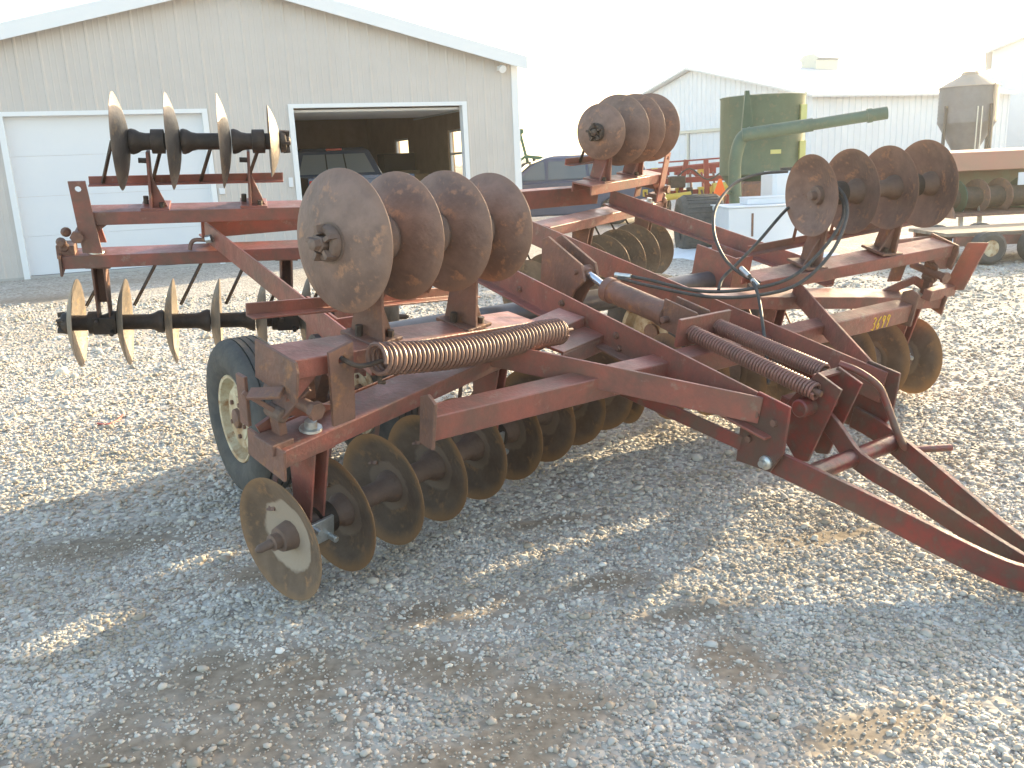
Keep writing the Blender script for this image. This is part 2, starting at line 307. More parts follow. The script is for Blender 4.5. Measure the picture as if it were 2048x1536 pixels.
def blade_data(name, r, m, sag=.052, seg=56, th=.005):
    Rs = (r * r + sag * sag) / (2 * sag); mb = MB(); rings = [0, .02, .05, .09, .13, .16, .19, r - .006, r]; V = []; F = []
    rings = [q for q in rings if q <= r - .006 or q == r]
    for side in (0, 1):
        for q in rings:
            z = Rs - math.sqrt(Rs * Rs - q * q) + (th if side else 0) - (th * .35 * (1 if side else -1) if q == r else 0)
            V += [(max(q, 1e-4) * math.cos(2 * math.pi * k / seg), max(q, 1e-4) * math.sin(2 * math.pi * k / seg), z) for k in range(seg)]
    n = len(rings)
    for side in (0, 1):
        for i in range(n - 1):
            for k in range(seg):
                o = side * n * seg; f = (o + i * seg + k, o + i * seg + (k + 1) % seg, o + (i + 1) * seg + (k + 1) % seg, o + (i + 1) * seg + k); F.append(f if side else f[::-1])
    for k in range(seg): F.append(((n - 1) * seg + k, (n - 1) * seg + (k + 1) % seg, (2 * n - 1) * seg + (k + 1) % seg, (2 * n - 1) * seg + k))
    mb.add(V, F); return mb.data(name, m, smooth=True)
_bl = {}
def blade(r, m):
    k = (round(r, 3), m.name)
    if k not in _bl: _bl[k] = blade_data('disc_blade', r, m)
    return _bl[k]
# spool between two blades: flange against the convex face, then a plain barrel (axis +z, unit spacing in metres)
def spool_data(L_, bearing):
    mb = MB(); pr = [(0, .060), (.012, .063), (.030, .058), (.05, .046), (.075, .041), (L_ - .004, .041)] if not bearing else [(0, .074), (.012, .078), (.030, .070), (.055, .050), (.08, .042), (L_ * .70, .042), (L_ * .80, .050), (L_ * .88, .062), (L_ - .004, .066)]
    mb.lathe(pr, (0, 0, 0), (0, 0, 1), 20)
    return mb.data('spool', CAST2 if bearing else CAST, smooth=True)

def gang(side, front):
    al = .2568296 if front else .3414511
    O = Vector((side * (1.9345 if front else 2.0693), 1.4751 if front else -.9, 0 if front else -.043))
    a = Vector((-side * math.cos(al), (-1 if front else 1) * math.sin(al), 0)); n = Vector(((-side if front else side) * math.sin(al), math.cos(al), 0)); up = Vector((0, 0, 1))
    g = lambda t, nn, w_: O + a * t + n * nn + up * w_
    s = .237
    # main gang beam: channel lying on its back flanges down
    def channel(name, t0, t1, n0, n1, w0, w1, m=RED, dep=.066):
        mb = MB(); pr = [(n0, 0), (n1, 0), (n1, -dep), (n1 - .011, -dep), (n1 - .012, -.012), (n0 + .012, -.012), (n0 + .011, -dep), (n0, -dep)]
        mb.prism(pr, g(t0, 0, w0), g(t1, 0, w1), n, up); return mb.build(name, m, H, bevel=.003)
    wm = lambda t: .384 + .045 * t
    channel('gang_beam', -.03, 1.62, -.08, .07, wm(-.03), wm(1.62))
    mb = MB(); mb.poly([(-.10, wm(0) - .075), (.09, wm(0) - .10), (.09, wm(0) + .01), (-.10, wm(0) + .022)], .012, lambda p, q, c: g(-.037 + c, p, q)); mb.build('beam_end_plate', RED2, H, bevel=.002)
    wt = (lambda t: .690 - .132 * t) if front else (lambda t: .607 + .043 * t)
    t0, t1 = (.012, 1.245) if front else (.065, 1.16)
    channel('wing_beam', t0, t1, -.08, .075, wt(t0), wt(t1))
    if front:
        mb = MB(); mb.poly([(-.105, wt(0) - .115), (.10, wt(0) - .135), (.11, wt(0) - .03), (.10, wt(0) + .004), (-.10, wt(0) + .018)], .012, lambda p, q, c: g(.004 + c, p, q)); mb.build('beam_end_plate', RED2, H, bevel=.002)
    # blades, spools and bolts
    def shaft(C0, d, count, sp, radii, mats, concave_out, bear, spike):
        zaxis = d if concave_out is False else -d      # local +z = towards the concave opening
        for k in range(count):
            c = C0 + d * (sp * k); r = radii[min(k, len(radii) - 1)]; m = mats[min(k, len(mats) - 1)]
            M = axis_matrix(c - zaxis * .052, zaxis) @ Matrix.Rotation(rng.uniform(0, 6.28), 4, 'Z') @ Matrix.Diagonal((r / .225, r / .225, 1, 1))
            link('disc_blade', blade(.225, m), H, M=M)
        conv = -zaxis; C0 = C0 + conv * .052
        for k in range(count - 1):
            k0 = k if conv.dot(d) > 0 else k + 1
            link('spool', spool_data_cached(sp, front), H, M=axis_matrix(C0 + d * (sp * k0) + conv * .002, conv))
        for end, dd in ((0, -d), (count - 1, d)):
            c = C0 + d * (sp * end); mb = MB()
            if conv.dot(dd) > 0:      # convex side: cup washer with lugs and a square nut
                mb.lathe([(0, .058), (.02, .056), (.028, .050), (.03, .036), (.012, .034)], c, dd, 20)
                for q in range(5):
                    th = q * 1.2566; e1 = dd.cross(up).normalized(); e2 = dd.cross(e1)
                    mb.bar(c + dd * .012 + (e1 * math.cos(th) + e2 * math.sin(th)) * .046, c + dd * .047 + (e1 * math.cos(th) + e2 * math.sin(th)) * .043, .028, .014, dd.cross(e1 * math.cos(th) + e2 * math.sin(th)))
                mb.lathe([(.0, .027), (.045, .027), (.048, .02), (.07 if front else .05, .02), (.073 if front else .053, .015)], c, dd, 6)
            else:
                o = dd * .0
                mb.lathe([(0, .055), (.045, .047), (.056, .044), (.057, .028), (.085, .030), (.087, .017), (.135, .015), (.15, .006)] if spike else [(0, .05), (.03, .045), (.032, .024), (.062, .022), (.064, .012)], c + o, dd, 12)
            mb.build('gang_bolt_nut', CAST if not front else CAST2, H, smooth=True)
        for tt in bear:
            c = C0 + d * (sp * tt); mb = MB(); mb.lathe([(-.032, .048), (-.030, .060), (.030, .060), (.032, .048)], c, d, 16); mb.bar(c - d * .012 + up * .05, c - d * .012 + up * .085, .02, .03); mb.bar(c + up * -.05, c + up * -.085, .02, .05)
            mb.build('bearing', CAST, H, smooth=True)
    main_m = [B_MUD, B_MAIN] if front else [B_REAR]
    shaft(g(0, 0, 0), a, 9 if front else 8, s, [.225] if front else [.231], main_m if side > 0 or not front else [B_MAIN], front, (.55, 4.5), True)
    tl = -.085 if front else .038
    d = a * math.cos(tl) + up * math.sin(tl)
    W0 = g(.268, 0, 1.004) if front else g(.2766, 0, .950)
    rad = ([.228, .214, .214, .203] if front else [.236, .236, .234, .180])
    shaft(W0, d, 4, .2408, rad, [B_WING if (front or side < 0) else B_GREY], not front, (.55, 2.55), False)
    # standards carrying the main shaft
    for tt in (.55 * s, 4.5 * s):
        c = g(tt, 0, 0); mb = MB(); tb = wm(tt) - .068
        for sg in (-1, 1):
            mb.poly([(-.075, tb), (.065, tb), (.040, .04), (-.045, .04)], .010, lambda p, q, cc, sg=sg: g(tt + sg * .028 + cc, p, q))
        mb.box((tt - .024, -.05, .10), (tt + .024, -.038, tb), g); mb.box((tt - .06, -.07, tb - .004), (tt + .06, .064, tb + .006), g)
        mb.build('bearing_standard', RED if front else RED2, H, bevel=.002)
        mb = MB(); mb.box((tt - .055, .05, -.045), (tt + .055, .062, .045), g)
        mb.tube([g(tt - .035, .055, .03), g(tt - .035, .10, .03)], .012, 8); mb.tube([g(tt + .035, .055, -.03), g(tt + .035, .10, -.03)], .012, 8)
        mb.build('bearing_clamp', GALV if front else CAST, H, bevel=.001)
    # standards carrying the wing shaft (upside down because the wing is folded over)
    for kk in (.55, 2.55):
        c = W0 + d * (.2408 * kk); tt = (c - O).dot(a); tb = wt(tt); ts = (c - O).dot(up)
        mb = MB(); mb.poly([(-.10, tb), (.065, tb), (.040, ts - .045), (-.05, ts - .045)], .014, lambda p, q, cc: g(tt + cc, p, q))
        mb.poly([(0, tb), (.075, tb), (0, tb + .17)], .010, lambda p, q, cc: g(tt + .007 + p, .02 + cc, q))
        mb.box((tt - .05, -.105, tb - .002), (tt + .085, .068, tb + .012), g)
        mb.build('wing_standard', RED2 if front else RED, H, bevel=.002)
        for A_, B_ in ((g(tt - .03, -.03, tb + .01), g(tt - .03, -.03, tb + .05)), (g(tt + .05, .04, tb + .01), g(tt + .05, .04, tb + .035)), (g(tt, .02, ts - .09), g(tt - .045, .02, ts - .09))):
            mb = MB(); mb.tube([A_, B_], .0135, 6); mb.build('clamp_bolt', CAST, H)
    # scraper bars with one arm per blade
    def scrap(t0, t1, nn, w0, w1, arms, foot):
        mb = MB(); pr = [(0, 0), (.045, 0), (.045, .007), (.007, .007), (.007, .045), (0, .045)]
        mb.prism(pr, g(t0, nn, w0), g(t1, nn, w1), n, up); mb.build('scraper_bar', RED, H, bevel=.0015)
        for (A_, B_) in arms:
            mb = MB(); mb.bar(A_, B_, .016, .010); q = (Vector(B_) - Vector(A_)).normalized(); mb.bar(Vector(B_) - q * .07, Vector(B_), .05, .006, a); mb.bar(Vector(A_) - up * .03, Vector(A_) + up * .012, .016, .016)
            mb.build('scraper_arm', CAST if not front else RED2, H)
    wb0 = wt(t0) + .055 + (.02 if not front else 0)
    wb1 = wt(t1) + .055 + (.02 if not front else 0)
    scrap(t0 + .03, t1 - .09, -.205, wb0, wb1, [(W0 + d * (.2408 * k - .115) + n * -.195 + up * (wt((W0 - O).dot(a) + .24 * k) + .085 - (W0 + d * (.2408 * k) - O).dot(up)), W0 + d * (.2408 * k - .04) + n * -.10 + up * -.015) for k in range(1 if front else 0, 4)], None)
    scrap(.10, 1.55, -.20, wm(.1) - .115, wm(1.55) - .115, [(g(k * s + .165, -.19, wm(k * s) - .10), g(k * s + .03, -.09, .06)) for k in range(7)], None)
    # hinge plates, lugs and pin at the outer end
    hp = ([(.235, .43), (.143, .43), (.123, .696), (.22, .711)] if front else [(.164, .41), (.074, .41), (.044, .768), (.122, .772)])
    for nn in ((.088, -.098) if not front else (.105, -.098)):
        if nn > 0 and front and side < 0:     # this hinge arm stands out beyond the beam end
            mb = MB(); mb.poly([(1.46, .385), (1.60, .43), (1.655, .72), (1.545, .69), (1.50, .47)], .014, lambda p, q, c: Vector((-2.05 + c, p, q))); mb.build('hinge_plate', RED, H, bevel=.002)
            mb = MB(); mb.bar((-1.80, 1.53, .41), (-2.06, 1.53, .41), .05, .06); mb.build('hinge_arm', RED, H, bevel=.002)
        elif nn > 0:
            hx, hy = (hp[2][0] + hp[3][0]) / 2 + .003, hp[2][1] - .036; top = [hp[2], hp[3]]; mb = MB()
            cir = [(hx + .015 * math.cos(q * math.pi / 6), hy + .015 * math.sin(q * math.pi / 6)) for q in range(12)]
            out4 = [hp[3], hp[2], hp[1], hp[0]]     # counter-clockwise from the upper inner corner
            V = [g(p, nn + z_, q) for z_ in (-.006, .006) for p, q in out4 + cir]; F = []
            grp = [(0, (3, 2, 1)), (1, (6, 5, 4)), (2, (9, 8, 7)), (3, (0, 11, 10))]
            for z0, fl in ((0, False), (16, True)):
                for ci in range(4):
                    for q in range(3): F.append((z0 + ci, z0 + 4 + (ci * 3 + q) % 12, z0 + 4 + (ci * 3 + q + 1) % 12))
                    F.append((z0 + ci, z0 + 4 + (ci * 3 + 3) % 12, z0 + (ci + 1) % 4))
            for k in range(4): F.append((k, (k + 1) % 4, 16 + (k + 1) % 4, 16 + k))
            for k in range(12): F.append((4 + k, 4 + (k + 1) % 12, 20 + (k + 1) % 12, 20 + k))
            mb.add(V, F); mb.build('hinge_plate', RED if not front else RED2, H)
        else:
            mb = MB(); mb.poly([(p, min(q, .60)) for p, q in hp], .012, lambda p, q, c, nn=nn: g(p, nn + c, q)); mb.build('hinge_plate', RED if not front else RED2, H, bevel=.002)
    pw = .50 if not front else .52
    mb = MB(); mb.tube([g(.06, -.12, pw), g(.06, .12, pw)], .022, 10); mb.lathe([(0, .032), (.02, .032)], g(.06, .112, pw), n, 6); mb.build('hinge_pin', RED2, H, smooth=True)
    mb = MB(); mb.box((-.055, -.05, wm(0) - .02), (.03, .05, wm(0) + (.05 if not front else .02)), g)
    if not front:
        for q in range(4): c = g(-.04 + .03 * rng.random(), .03 + rng.uniform(-.06, .05), wm(0) + .012 + q * .03); mb.lathe([(-.012, .016 + .01 * rng.random()), (.0, .028), (.012, .016)], c, n + a * rng.uniform(-.5, .5), 9)
    mb.build('hinge_knuckle', RED2, H, bevel=.003)
    mb = MB(); mb.poly([(t0, wt(t0) - .06), (t0 + .13, wt(t0) - .063), (t0 + .03, wt(t0) - .14), (t0 - .02, wt(t0) - .14)], .01, lambda p, q, c: g(p, .055 + c, q)); mb.build('hinge_gusset', RED, H)
    # bent link lying on the beam, lock bolt
    if front:
        mb = MB(); pts = [g(.30, -.05, .375), g(.20, -.05, .412), g(.14, -.05, .435), g(.09, -.05, .452), g(.03, -.06, .425), g(-.02, -.07, .40)]
        for A_, B_ in zip(pts, pts[1:]): mb.bar(A_, B_, .045, .014, n)
        mb.build('lock_link', RED, H)
    mb = MB(); mb.lathe([(0, .040), (.008, .038), (.009, .022), (.032, .02)], g(.125, .015, wm(.12)), up, 12); mb.build('lock_washer', GALV, H, smooth=True)
    if front:      # folding linkage between the two beam ends
        K1, K2, K3, K4 = g(.015, -.02, .475), g(-.06, -.09, .545), g(.085, .03, .575), g(.02, -.01, .40)
        for A_, B_, w_ in ((K1, K2, .016), (K1 + n * .022, K3 + n * .022, .014), (K1 - n * .022, K3 - n * .022, .014), (K1, K4, .03), (g(-.055, -.10, .60), g(-.045, -.10, .42), .014), (g(-.02, .06, .585), g(-.07, -.04, .56), .014)): mb = MB(); mb.bar(A_, B_, w_, .045, n); mb.build('hinge_link', RED2, H, bevel=.002)
        mb = MB(); mb.lathe([(-.04, .018), (-.036, .024), (.036, .024), (.04, .018)], K1, n, 12); mb.build('link_pin', CAST2, H)
    return g, a, n, wm, wt
_sp = {}
def spool_data_cached(L_, fr_):
    if (L_, fr_) not in _sp: _sp[(L_, fr_)] = spool_data(L_, fr_)
    return _sp[(L_, fr_)]
gA = gang(1, True); gH = gang(-1, True); gD = gang(1, False); gG = gang(-1, False)

# main frame
def Lrail(name, X_, y0, y1, zt, hgt, out, m=RED):
    mb = MB(); s = out
    pr = [(0, 0), (0, -hgt), (s * .065, -hgt), (s * .065, -hgt + .010), (s * .011, -hgt + .010), (s * .011, 0)]
    mb.prism(pr, (X_, y0, zt), (X_, y1, zt), (1, 0, 0), (0, 0, 1)); return mb.build(name, m, H, bevel=.002)
for sd_ in (1, -1):
    Lrail('frame_rail', .325 * sd_, -.83, 2.21, .50, .135, sd_)
    Lrail('side_rail', 1.44 * sd_, -.72, 1.18, .50, .105, -sd_)
    # diagonal brace from the drawbar to the front gang
    A_ = Vector((.352 * sd_, 2.14, .448)); B_ = Vector((1.02 * sd_, 1.22, .448)); mb = MB(); mb.bar(A_, B_, .012, .105); mb.build('diagonal_brace', RED, H, bevel=.002)
    mb = MB(); mb.bar((.35 * sd_, 2.09, .285), (.50 * sd_, 1.50, .312), .012, .058); mb.build('lower_strut', DARKRED, H, bevel=.002)
    # drawbar clevis plates
    yz = [(2.06, .40), (2.11, .512), (2.255, .512), (2.262, .453), (2.272, .33), (2.235, .235), (2.08, .205)]
    mb = MB(); mb.poly(yz, .014, lambda p, q, c, X_=.345 * sd_: Vector((X_ + c, p, q))); o = mb.build('clevis_plate', DARKRED, H, bevel=.003)
    mb = MB(); mb.lathe([(0, .027), (.010, .027), (.016, .022), (.018, .014), (.034, .013)], (.353 * sd_, 2.215, .268), (sd_, 0, 0), 16); mb.build('pivot_bolt', GALV, o, smooth=True)
    for y_, z_ in ((2.13, .43), (2.21, .43), (2.12, .32)): mb = MB(); mb.lathe([(0, .014), (.012, .014)], (.353 * sd_, y_, z_), (sd_, 0, 0), 6); mb.build('bolt_head', RED2, o)
    # rows of bolts on the rail web
    for y_, z_ in ((.95, .46), (1.15, .40), (1.33, .44), (1.36, .39), (1.62, .40), (.62, .42), (.30, .44), (-.2, .43)): mb = MB(); mb.lathe([(0, .016), (.012, .016), (.013, .009), (.022, .009)], (.336 * sd_, y_, z_), (sd_, 0, 0), 6); mb.build('bolt_head', RED2, H)
    # bracket holding the rock shaft
    mb = MB(); mb.box((1.33 * sd_, .36, .13), (1.345 * sd_, .66, .43)); mb.box((1.19 * sd_, .36, .13), (1.205 * sd_, .66, .43)); mb.box((1.19 * sd_, .66, .16), (1.345 * sd_, .672, .43)); mb.build('shaft_bracket', RED, H, bevel=.002)
    for y_, z_ in ((.45, .36), (.60, .36), (.60, .2)): mb = MB(); mb.lathe([(0, .02), (.014, .02)], (1.345 * sd_, y_, z_), (sd_, 0, 0), 6); mb.build('bolt_head', RED2, H)
cb = MB(); cb.box((-1.45, 1.556, .345), (1.45, 1.65, .442)); cb = cb.build('cross_beam', RED, H, bevel=.004)
mb = MB(); mb.prism([(0, 0), (0, -.128), (-.06, -.128), (-.06, -.118), (-.012, -.118), (-.012, -.012), (-.06, -.012), (-.06, 0)], (-1.42, -.83, .503), (1.42, -.83, .503), (0, 1, 0), (0, 0, 1)); mb.build('rear_cross_beam', RED, H, bevel=.002)
for sd_ in (1, -1):     # end gussets of the cross beam
    mb = MB(); mb.poly([(1.585, .315), (1.668, .325), (1.668, .50), (1.62, .515), (1.575, .49)], .014, lambda p, q, c, X_=1.458 * sd_: Vector((X_ + c, p, q))); mb.build('beam_gusset', RED2, H, bevel=.002)
# painted stock number 3699 on the front face of the cross beam
mb = MB()
def stroke(pts): mb.tube([(x_, 1.6515, z_) for x_, z_ in pts], .0028, 5)
dx = .040
for i, ch in enumerate('3699'):
    x0 = -1.112 - i * dx; k = -1
    q = {'3': [(.05, .92), (.4, 1.02), (.7, .85), (.5, .58), (.25, .54), (.6, .46), (.68, .2), (.4, -.02), (0, .08)], '6': [(.7, 1), (.25, .7), (.1, .25), (.35, 0), (.65, .2), (.5, .45), (.12, .3)], '9': [(.7, .9), (.3, 1), (.1, .75), (.35, .55), (.68, .75), (.7, .95), (.62, .5), (.45, 0)]}[ch]
    stroke([(x0 + k * a_ * .034, .352 + b_ * .066) for a_, b_ in q])
mb.build('stock_number', YEL, cb)

# rock shaft, lift arms, cylinder, centre springs
mb = MB(); mb.tube([(1.37, .50, .235), (-1.37, .50, .235)], .062, 24); mb.build('rock_shaft', SHAFT, H, smooth=True)
for sd_ in (1, -1):
    mb = MB(); mb.lathe([(0, .045), (.003, .045)], (1.371 * sd_, .50, .235), (sd_, 0, 0), 16); mb.build('bore_shade_disc', CAST, H)  # dark disc on the closed tube end, standing in for shade inside it
for xx in (.045, -.045):
    mb = MB(); mb.poly([(.40, .585), (.445, .612), (.725, .545), (.765, .47), (.70, .40), (.62, .22), (.47, .17), (.43, .30)], .016, lambda p, q, c, xx=xx: Vector((xx + c, p, q))); mb.build('lift_arm', RED2, H, bevel=.002)
cyl = MB(); cyl.lathe([(0, .052), (.008, .062), (.05, .062), (.052, .056), (.38, .056), (.382, .062), (.43, .062), (.435, .045)], (0, .875, .463), (0, 1, .025), 24); cyl = cyl.build('hydraulic_cylinder', RED2, H, smooth=True)
mb = MB(); mb.tube([(0, .70, .50), (0, .88, .466)], .019, 16); mb.build('piston_rod', CHROME, cyl, smooth=True)
mb = MB(); mb.lathe([(-.05, .03), (.05, .03)], (.0, .70, .50), (1, 0, 0), 14); mb.lathe([(-.075, .013), (.075, .013)], (0, .70, .50), (1, 0, 0), 10); mb.tube([(0, .69, .50), (0, .735, .493)], .030, 12); mb.build('rod_clevis', RED2, cyl, smooth=True)
mb = MB(); mb.bar((.0, 1.27, .47), (0, 1.52, .485), .07, .085); mb.lathe([(-.08, .016), (.08, .016)], (0, 1.34, .475), (1, 0, 0), 10); mb.box((-.045, 1.30, .42), (-.033, 1.50, .56)); mb.box((.033, 1.30, .42), (.045, 1.50, .56)); mb.build('spring_yoke', RED2, H, bevel=.003)
mb = MB(); mb.box((-.16, 1.505, .425), (.16, 1.522, .552)); mb.build('spring_plate', RED, H, bevel=.002)
for x_, y0, y1, z0, z1 in ((.085, 1.525, 2.18, .485, .485), (-.085, 1.525, 2.09, .488, .50)):
    n_ = 44; pts = []
    for i in range(n_ * 10 + 1):
        f = i / (n_ * 10); th = 2 * math.pi * i / 10; pts.append((x_ + .0295 * math.cos(th), y0 + (y1 - y0) * f, z0 + (z1 - z0) * f + .0295 * math.sin(th)))
    mb = MB(); mb.tube(pts, .0068, 6); o = mb.build('levelling_spring', SPRING_R, H, smooth=True)
    mb = MB(); mb.tube([(x_, y0 - .02, z0), (x_, y1 + .02, z1)], .013, 10); mb.build('spring_rod', RED2, o, smooth=True)
# drawbar lever plates with pin
for xx in (.055, -.075):
    mb = MB(); mb.poly([(2.146, .548), (2.26, .523), (2.232, .36), (2.20, .185), (2.15, .165), (2.085, .215), (2.015, .30), (2.07, .42)], .014, lambda p, q, c, xx=xx: Vector((xx + c, p, q))); mb.build('lever_plate', DARKRED, H, bevel=.002)
mb = MB(); mb.lathe([(-.13, .03), (-.125, .036), (.125, .036), (.13, .03)], (.0, 2.15, .41), (1, 0, 0), 16); mb.build('lever_pin', DARKRED, H, smooth=True)
mb = MB(); mb.prism([(0, 0), (.05, .0), (.05, .11), (0, .11)], (.055, 2.01, .28), (-.33, 2.01, .28), (0, 1, 0), (0, 0, 1)); mb.build('lever_shaft_block', DARKRED, H, bevel=.004)

# tongue: two outer bars and a middle one that run together
def flatbar(name, pts, th, ht, m=DARKRED):
    mb = MB(); P = ring_path(pts, 5); V = []
    for i, p in enumerate(P):
        d_ = (P[min(i + 1, len(P) - 1)] - P[max(i - 1, 0)]).normalized(); sdir = d_.cross(Vector((0, 0, 1))).normalized(); u_ = sdir.cross(d_)
        V += [p + sdir * (x_ * th / 2) + u_ * (z_ * ht / 2) for x_, z_ in ((-1, -1), (1, -1), (1, 1), (-1, 1))]
    F = [(0, 3, 2, 1), tuple(len(V) - 4 + k for k in range(4))]
    for i in range(len(P) - 1):
        for k in range(4): F.append((i * 4 + k, i * 4 + (k + 1) % 4, i * 4 + 4 + (k + 1) % 4, i * 4 + 4 + k))
    mb.add(V, F); return mb.build(name, m, H, bevel=.002)
flatbar('tongue_bar', [(.325, 2.12, .262), (.305, 2.25, .262), (.235, 2.55, .247), (.135, 2.95, .21), (.065, 3.12, .21), (.045, 3.40, .25), (.045, 3.65, .29)], .022, .092)
flatbar('tongue_bar', [(-.325, 2.12, .262), (-.30, 2.27, .262), (-.20, 2.55, .25), (-.09, 2.92, .21), (-.045, 3.10, .21), (-.03, 3.40, .25), (-.03, 3.65, .29)], .022, .092)
flatbar('tongue_brace', [(.0, 2.10, .40), (.0, 2.24, .335), (.0, 2.37, .262), (.003, 2.60, .245), (.006, 3.0, .205), (.006, 3.2, .21)], .022, .075)
mb = MB(); mb.tube([(.285, 2.345, .262), (-.275, 2.345, .262)], .034, 16); mb.build('cross_tube', DARKRED, H, smooth=True)
mb = MB(); mb.box((-.03, 3.5, .21), (.045, 3.68, .23)); mb.lathe([(0, .02), (.16, .02)], (.008, 3.6, .19), (0, 0, 1), 12); mb.build('hitch_tip', DARKRED, H, bevel=.002)
mb = MB(); mb.tube(ring_path([(-.10, 2.13, .548), (-.13, 2.20, .538), (-.18, 2.262, .497), (-.20, 2.30, .445), (-.215, 2.39, .318), (-.25, 2.42, .275), (-.33, 2.45, .27), (-.44, 2.49, .268)], 5), .0145, 10); mb.build('control_lever', DARKRED, H, smooth=True)
mb = MB(); mb.box((-.09, 2.13, .525), (.06, 2.165, .535)); mb.build('lever_stop', DARKRED, H)

# long wing spring on the near front gang
g, a, n, wm, wt = gA
p0 = g(.268, .165, .655); p1 = g(1.285, .165, .500); dv = p1 - p0; up = Vector((0, 0, 1)); u_ = dv.cross(up).normalized(); v_ = u_.cross(dv).normalized(); pts = []; n_ = 47
for i in range(n_ * 16 + 1):
    f = i / (n_ * 16); th = 2 * math.pi * i / 16; c = p0 + dv * f - up * (.024 * math.sin(math.pi * min(1, f * 1.15)) if f < .87 else .024 * math.sin(math.pi * min(1, f * 1.15)))
    pts.append(c + (u_ * math.cos(th) + v_ * math.sin(th)) * .049)
mb = MB(); mb.tube(pts, .0078, 6); spg = mb.build('wing_spring', SPRING, H, smooth=True)
mb = MB(); mb.tube(ring_path([g(.19, .09, .655), g(.185, .125, .655), g(.21, .15, .642), g(.25, .16, .64), g(.30, .165, .642)], 5), .008, 8); mb.build('spring_hook', CAST, spg, smooth=True)
mb = MB(); mb.lathe([(-.006, .022), (-.004, .03), (.004, .03), (.006, .022)], p1 + dv.normalized() * .03, n, 14); mb.tube([p1 + dv.normalized() * .02, p1 + dv.normalized() * .10], .007, 8); mb.lathe([(0, .05), (.004, .05)], p1, dv, 18); mb.build('spring_eye', SPRING, spg, smooth=True)
mb = MB(); mb.tube([g(.29, .165, .60), g(.29, .165, .565), g(.31, .165, .56)], .008, 7); mb.build('spring_tail', CAST, spg)
mb = MB(); mb.box((1.30, .02, .40), (1.62, .19, .412), g); mb.box((1.30, .178, .33), (1.62, .19, .40), g); mb.build('spring_anchor_plate', RED, H, bevel=.002)

# running wheels
def wheel_meshes():
    r, w_ = .368, .215; mb = MB(); h = w_ / 2
    prof = [(-h * .72, .205), (-h * .80, .212), (-h * .98, .255), (-h, .295), (-h * .92, .335), (-h * .74, .356)]
    gro = []
    for q in range(5):
        c = -.066 + q * .033
        if q: gro += [(c - .020, .3665), (c - .0195, .357), (c - .0135, .357), (c - .013, .3675)]
    prof2 = [(-x_, y_) for x_, y_ in prof][::-1]
    mb.lathe([(-h * .72, .195)] + prof + [(-h * .66, .3625)] + gro + [(h * .66, .3625)] + prof2 + [(h * .72, .195)], (0, 0, 0), (0, 0, 1), 56, True)
    ty = mb.data('tyre', RUBBER, smooth=True)
    mb = MB(); mb.lathe([(-h * .55, .10), (-h * .55, .14), (-h * .3, .165), (-h * .3, .178), (-h * .76, .190), (-h * .80, .203), (-h * .74, .206), (-h * .6, .19), (h * .6, .19), (h * .74, .206), (h * .80, .203), (h * .7, .185), (h * .1, .17), (h * .1, .10)], (0, 0, 0), (0, 0, 1), 40)
    mb.lathe([(-h * .55 - .004, .105), (-h * .55 + .02, .105)], (0, 0, 0), (0, 0, 1), 24)
    rm = mb.data('rim', RIM, smooth=True)
    mb = MB(); mb.lathe([(-.085, .03), (-.08, .045), (-.05, .05), (-.045, .06), (.03, .06)], (0, 0, 0), (0, 0, 1), 18)
    for q in range(5): mb.lathe([(-.075, .011), (-.05, .011)], (.085 * math.cos(q * 1.2566), .085 * math.sin(q * 1.2566), 0), (0, 0, 1), 6)
    hb = mb.data('hub', RED2, smooth=True); return ty, rm, hb
ty, rm, hb = wheel_meshes()
for X_, sgn in ((1.60, 1), (.98, 1), (-.98, -1), (-1.60, -1)):
    o = link('wheel', None, H, M=axis_matrix((X_, .325, -.131), (-sgn, 0, 0)) @ Matrix.Rotation(rng.random() * 6, 4, 'Z')); o.empty_display_size = .1
    link('tyre', ty, o); link('rim', rm, o); link('hub', hb, o)
for sgn in (1, -1):
    mb = MB(); mb.tube([(1.52 * sgn, .325, -.131), (1.06 * sgn, .325, -.131)], .03, 12); mb.bar((1.29 * sgn, .325, -.131), (1.29 * sgn, .50, .235), .06, .08); mb.build('wheel_arm', RED2, H)

# hydraulic hoses
def hose(pts, r=.0085, m=HOSE): mb = MB(); mb.tube(ring_path([unproj(*p) for p in pts], 7), r, 8); return mb.build('hydraulic_hose', m, H, smooth=True)
hose([(1232, 548, 4.42), (1290, 558, 4.35), (1400, 582, 4.2), (1500, 578, 4.15), (1580, 556, 4.15), (1640, 505, 4.2), (1682, 445, 4.3), (1684, 400, 4.4), (1650, 372, 4.5)])
hose([(1236, 556, 4.40), (1300, 572, 4.3), (1420, 594, 4.15), (1520, 590, 4.1), (1600, 566, 4.1), (1662, 506, 4.15), (1692, 440, 4.25), (1690, 395, 4.35), (1660, 360, 4.5)])
hose([(1575, 343, 4.9), (1520, 348, 4.85), (1468, 368, 4.75), (1432, 415, 4.6), (1428, 465, 4.5), (1448, 515, 4.4), (1482, 548, 4.3), (1520, 566, 4.25)])
hose([(1600, 398, 4.7), (1568, 424, 4.6), (1518, 482, 4.5), (1474, 528, 4.4), (1446, 556, 4.35), (1437, 580, 4.3)])
hose([(1478, 538, 4.25), (1500, 553, 4.2), (1516, 590, 4.1), (1527, 660, 3.95), (1534, 720, 3.85), (1537, 768, 3.78)], .008)
mb = MB()
for p, q in (((1230, 549, 4.42), (1262, 553, 4.38)), ((1482, 536, 4.24), (1498, 552, 4.2)), ((1505, 560, 4.18), (1516, 572, 4.15))): mb.tube([unproj(*p), unproj(*q)], .0125, 8)
mb.build('hose_fitting', GALV, H, smooth=True)

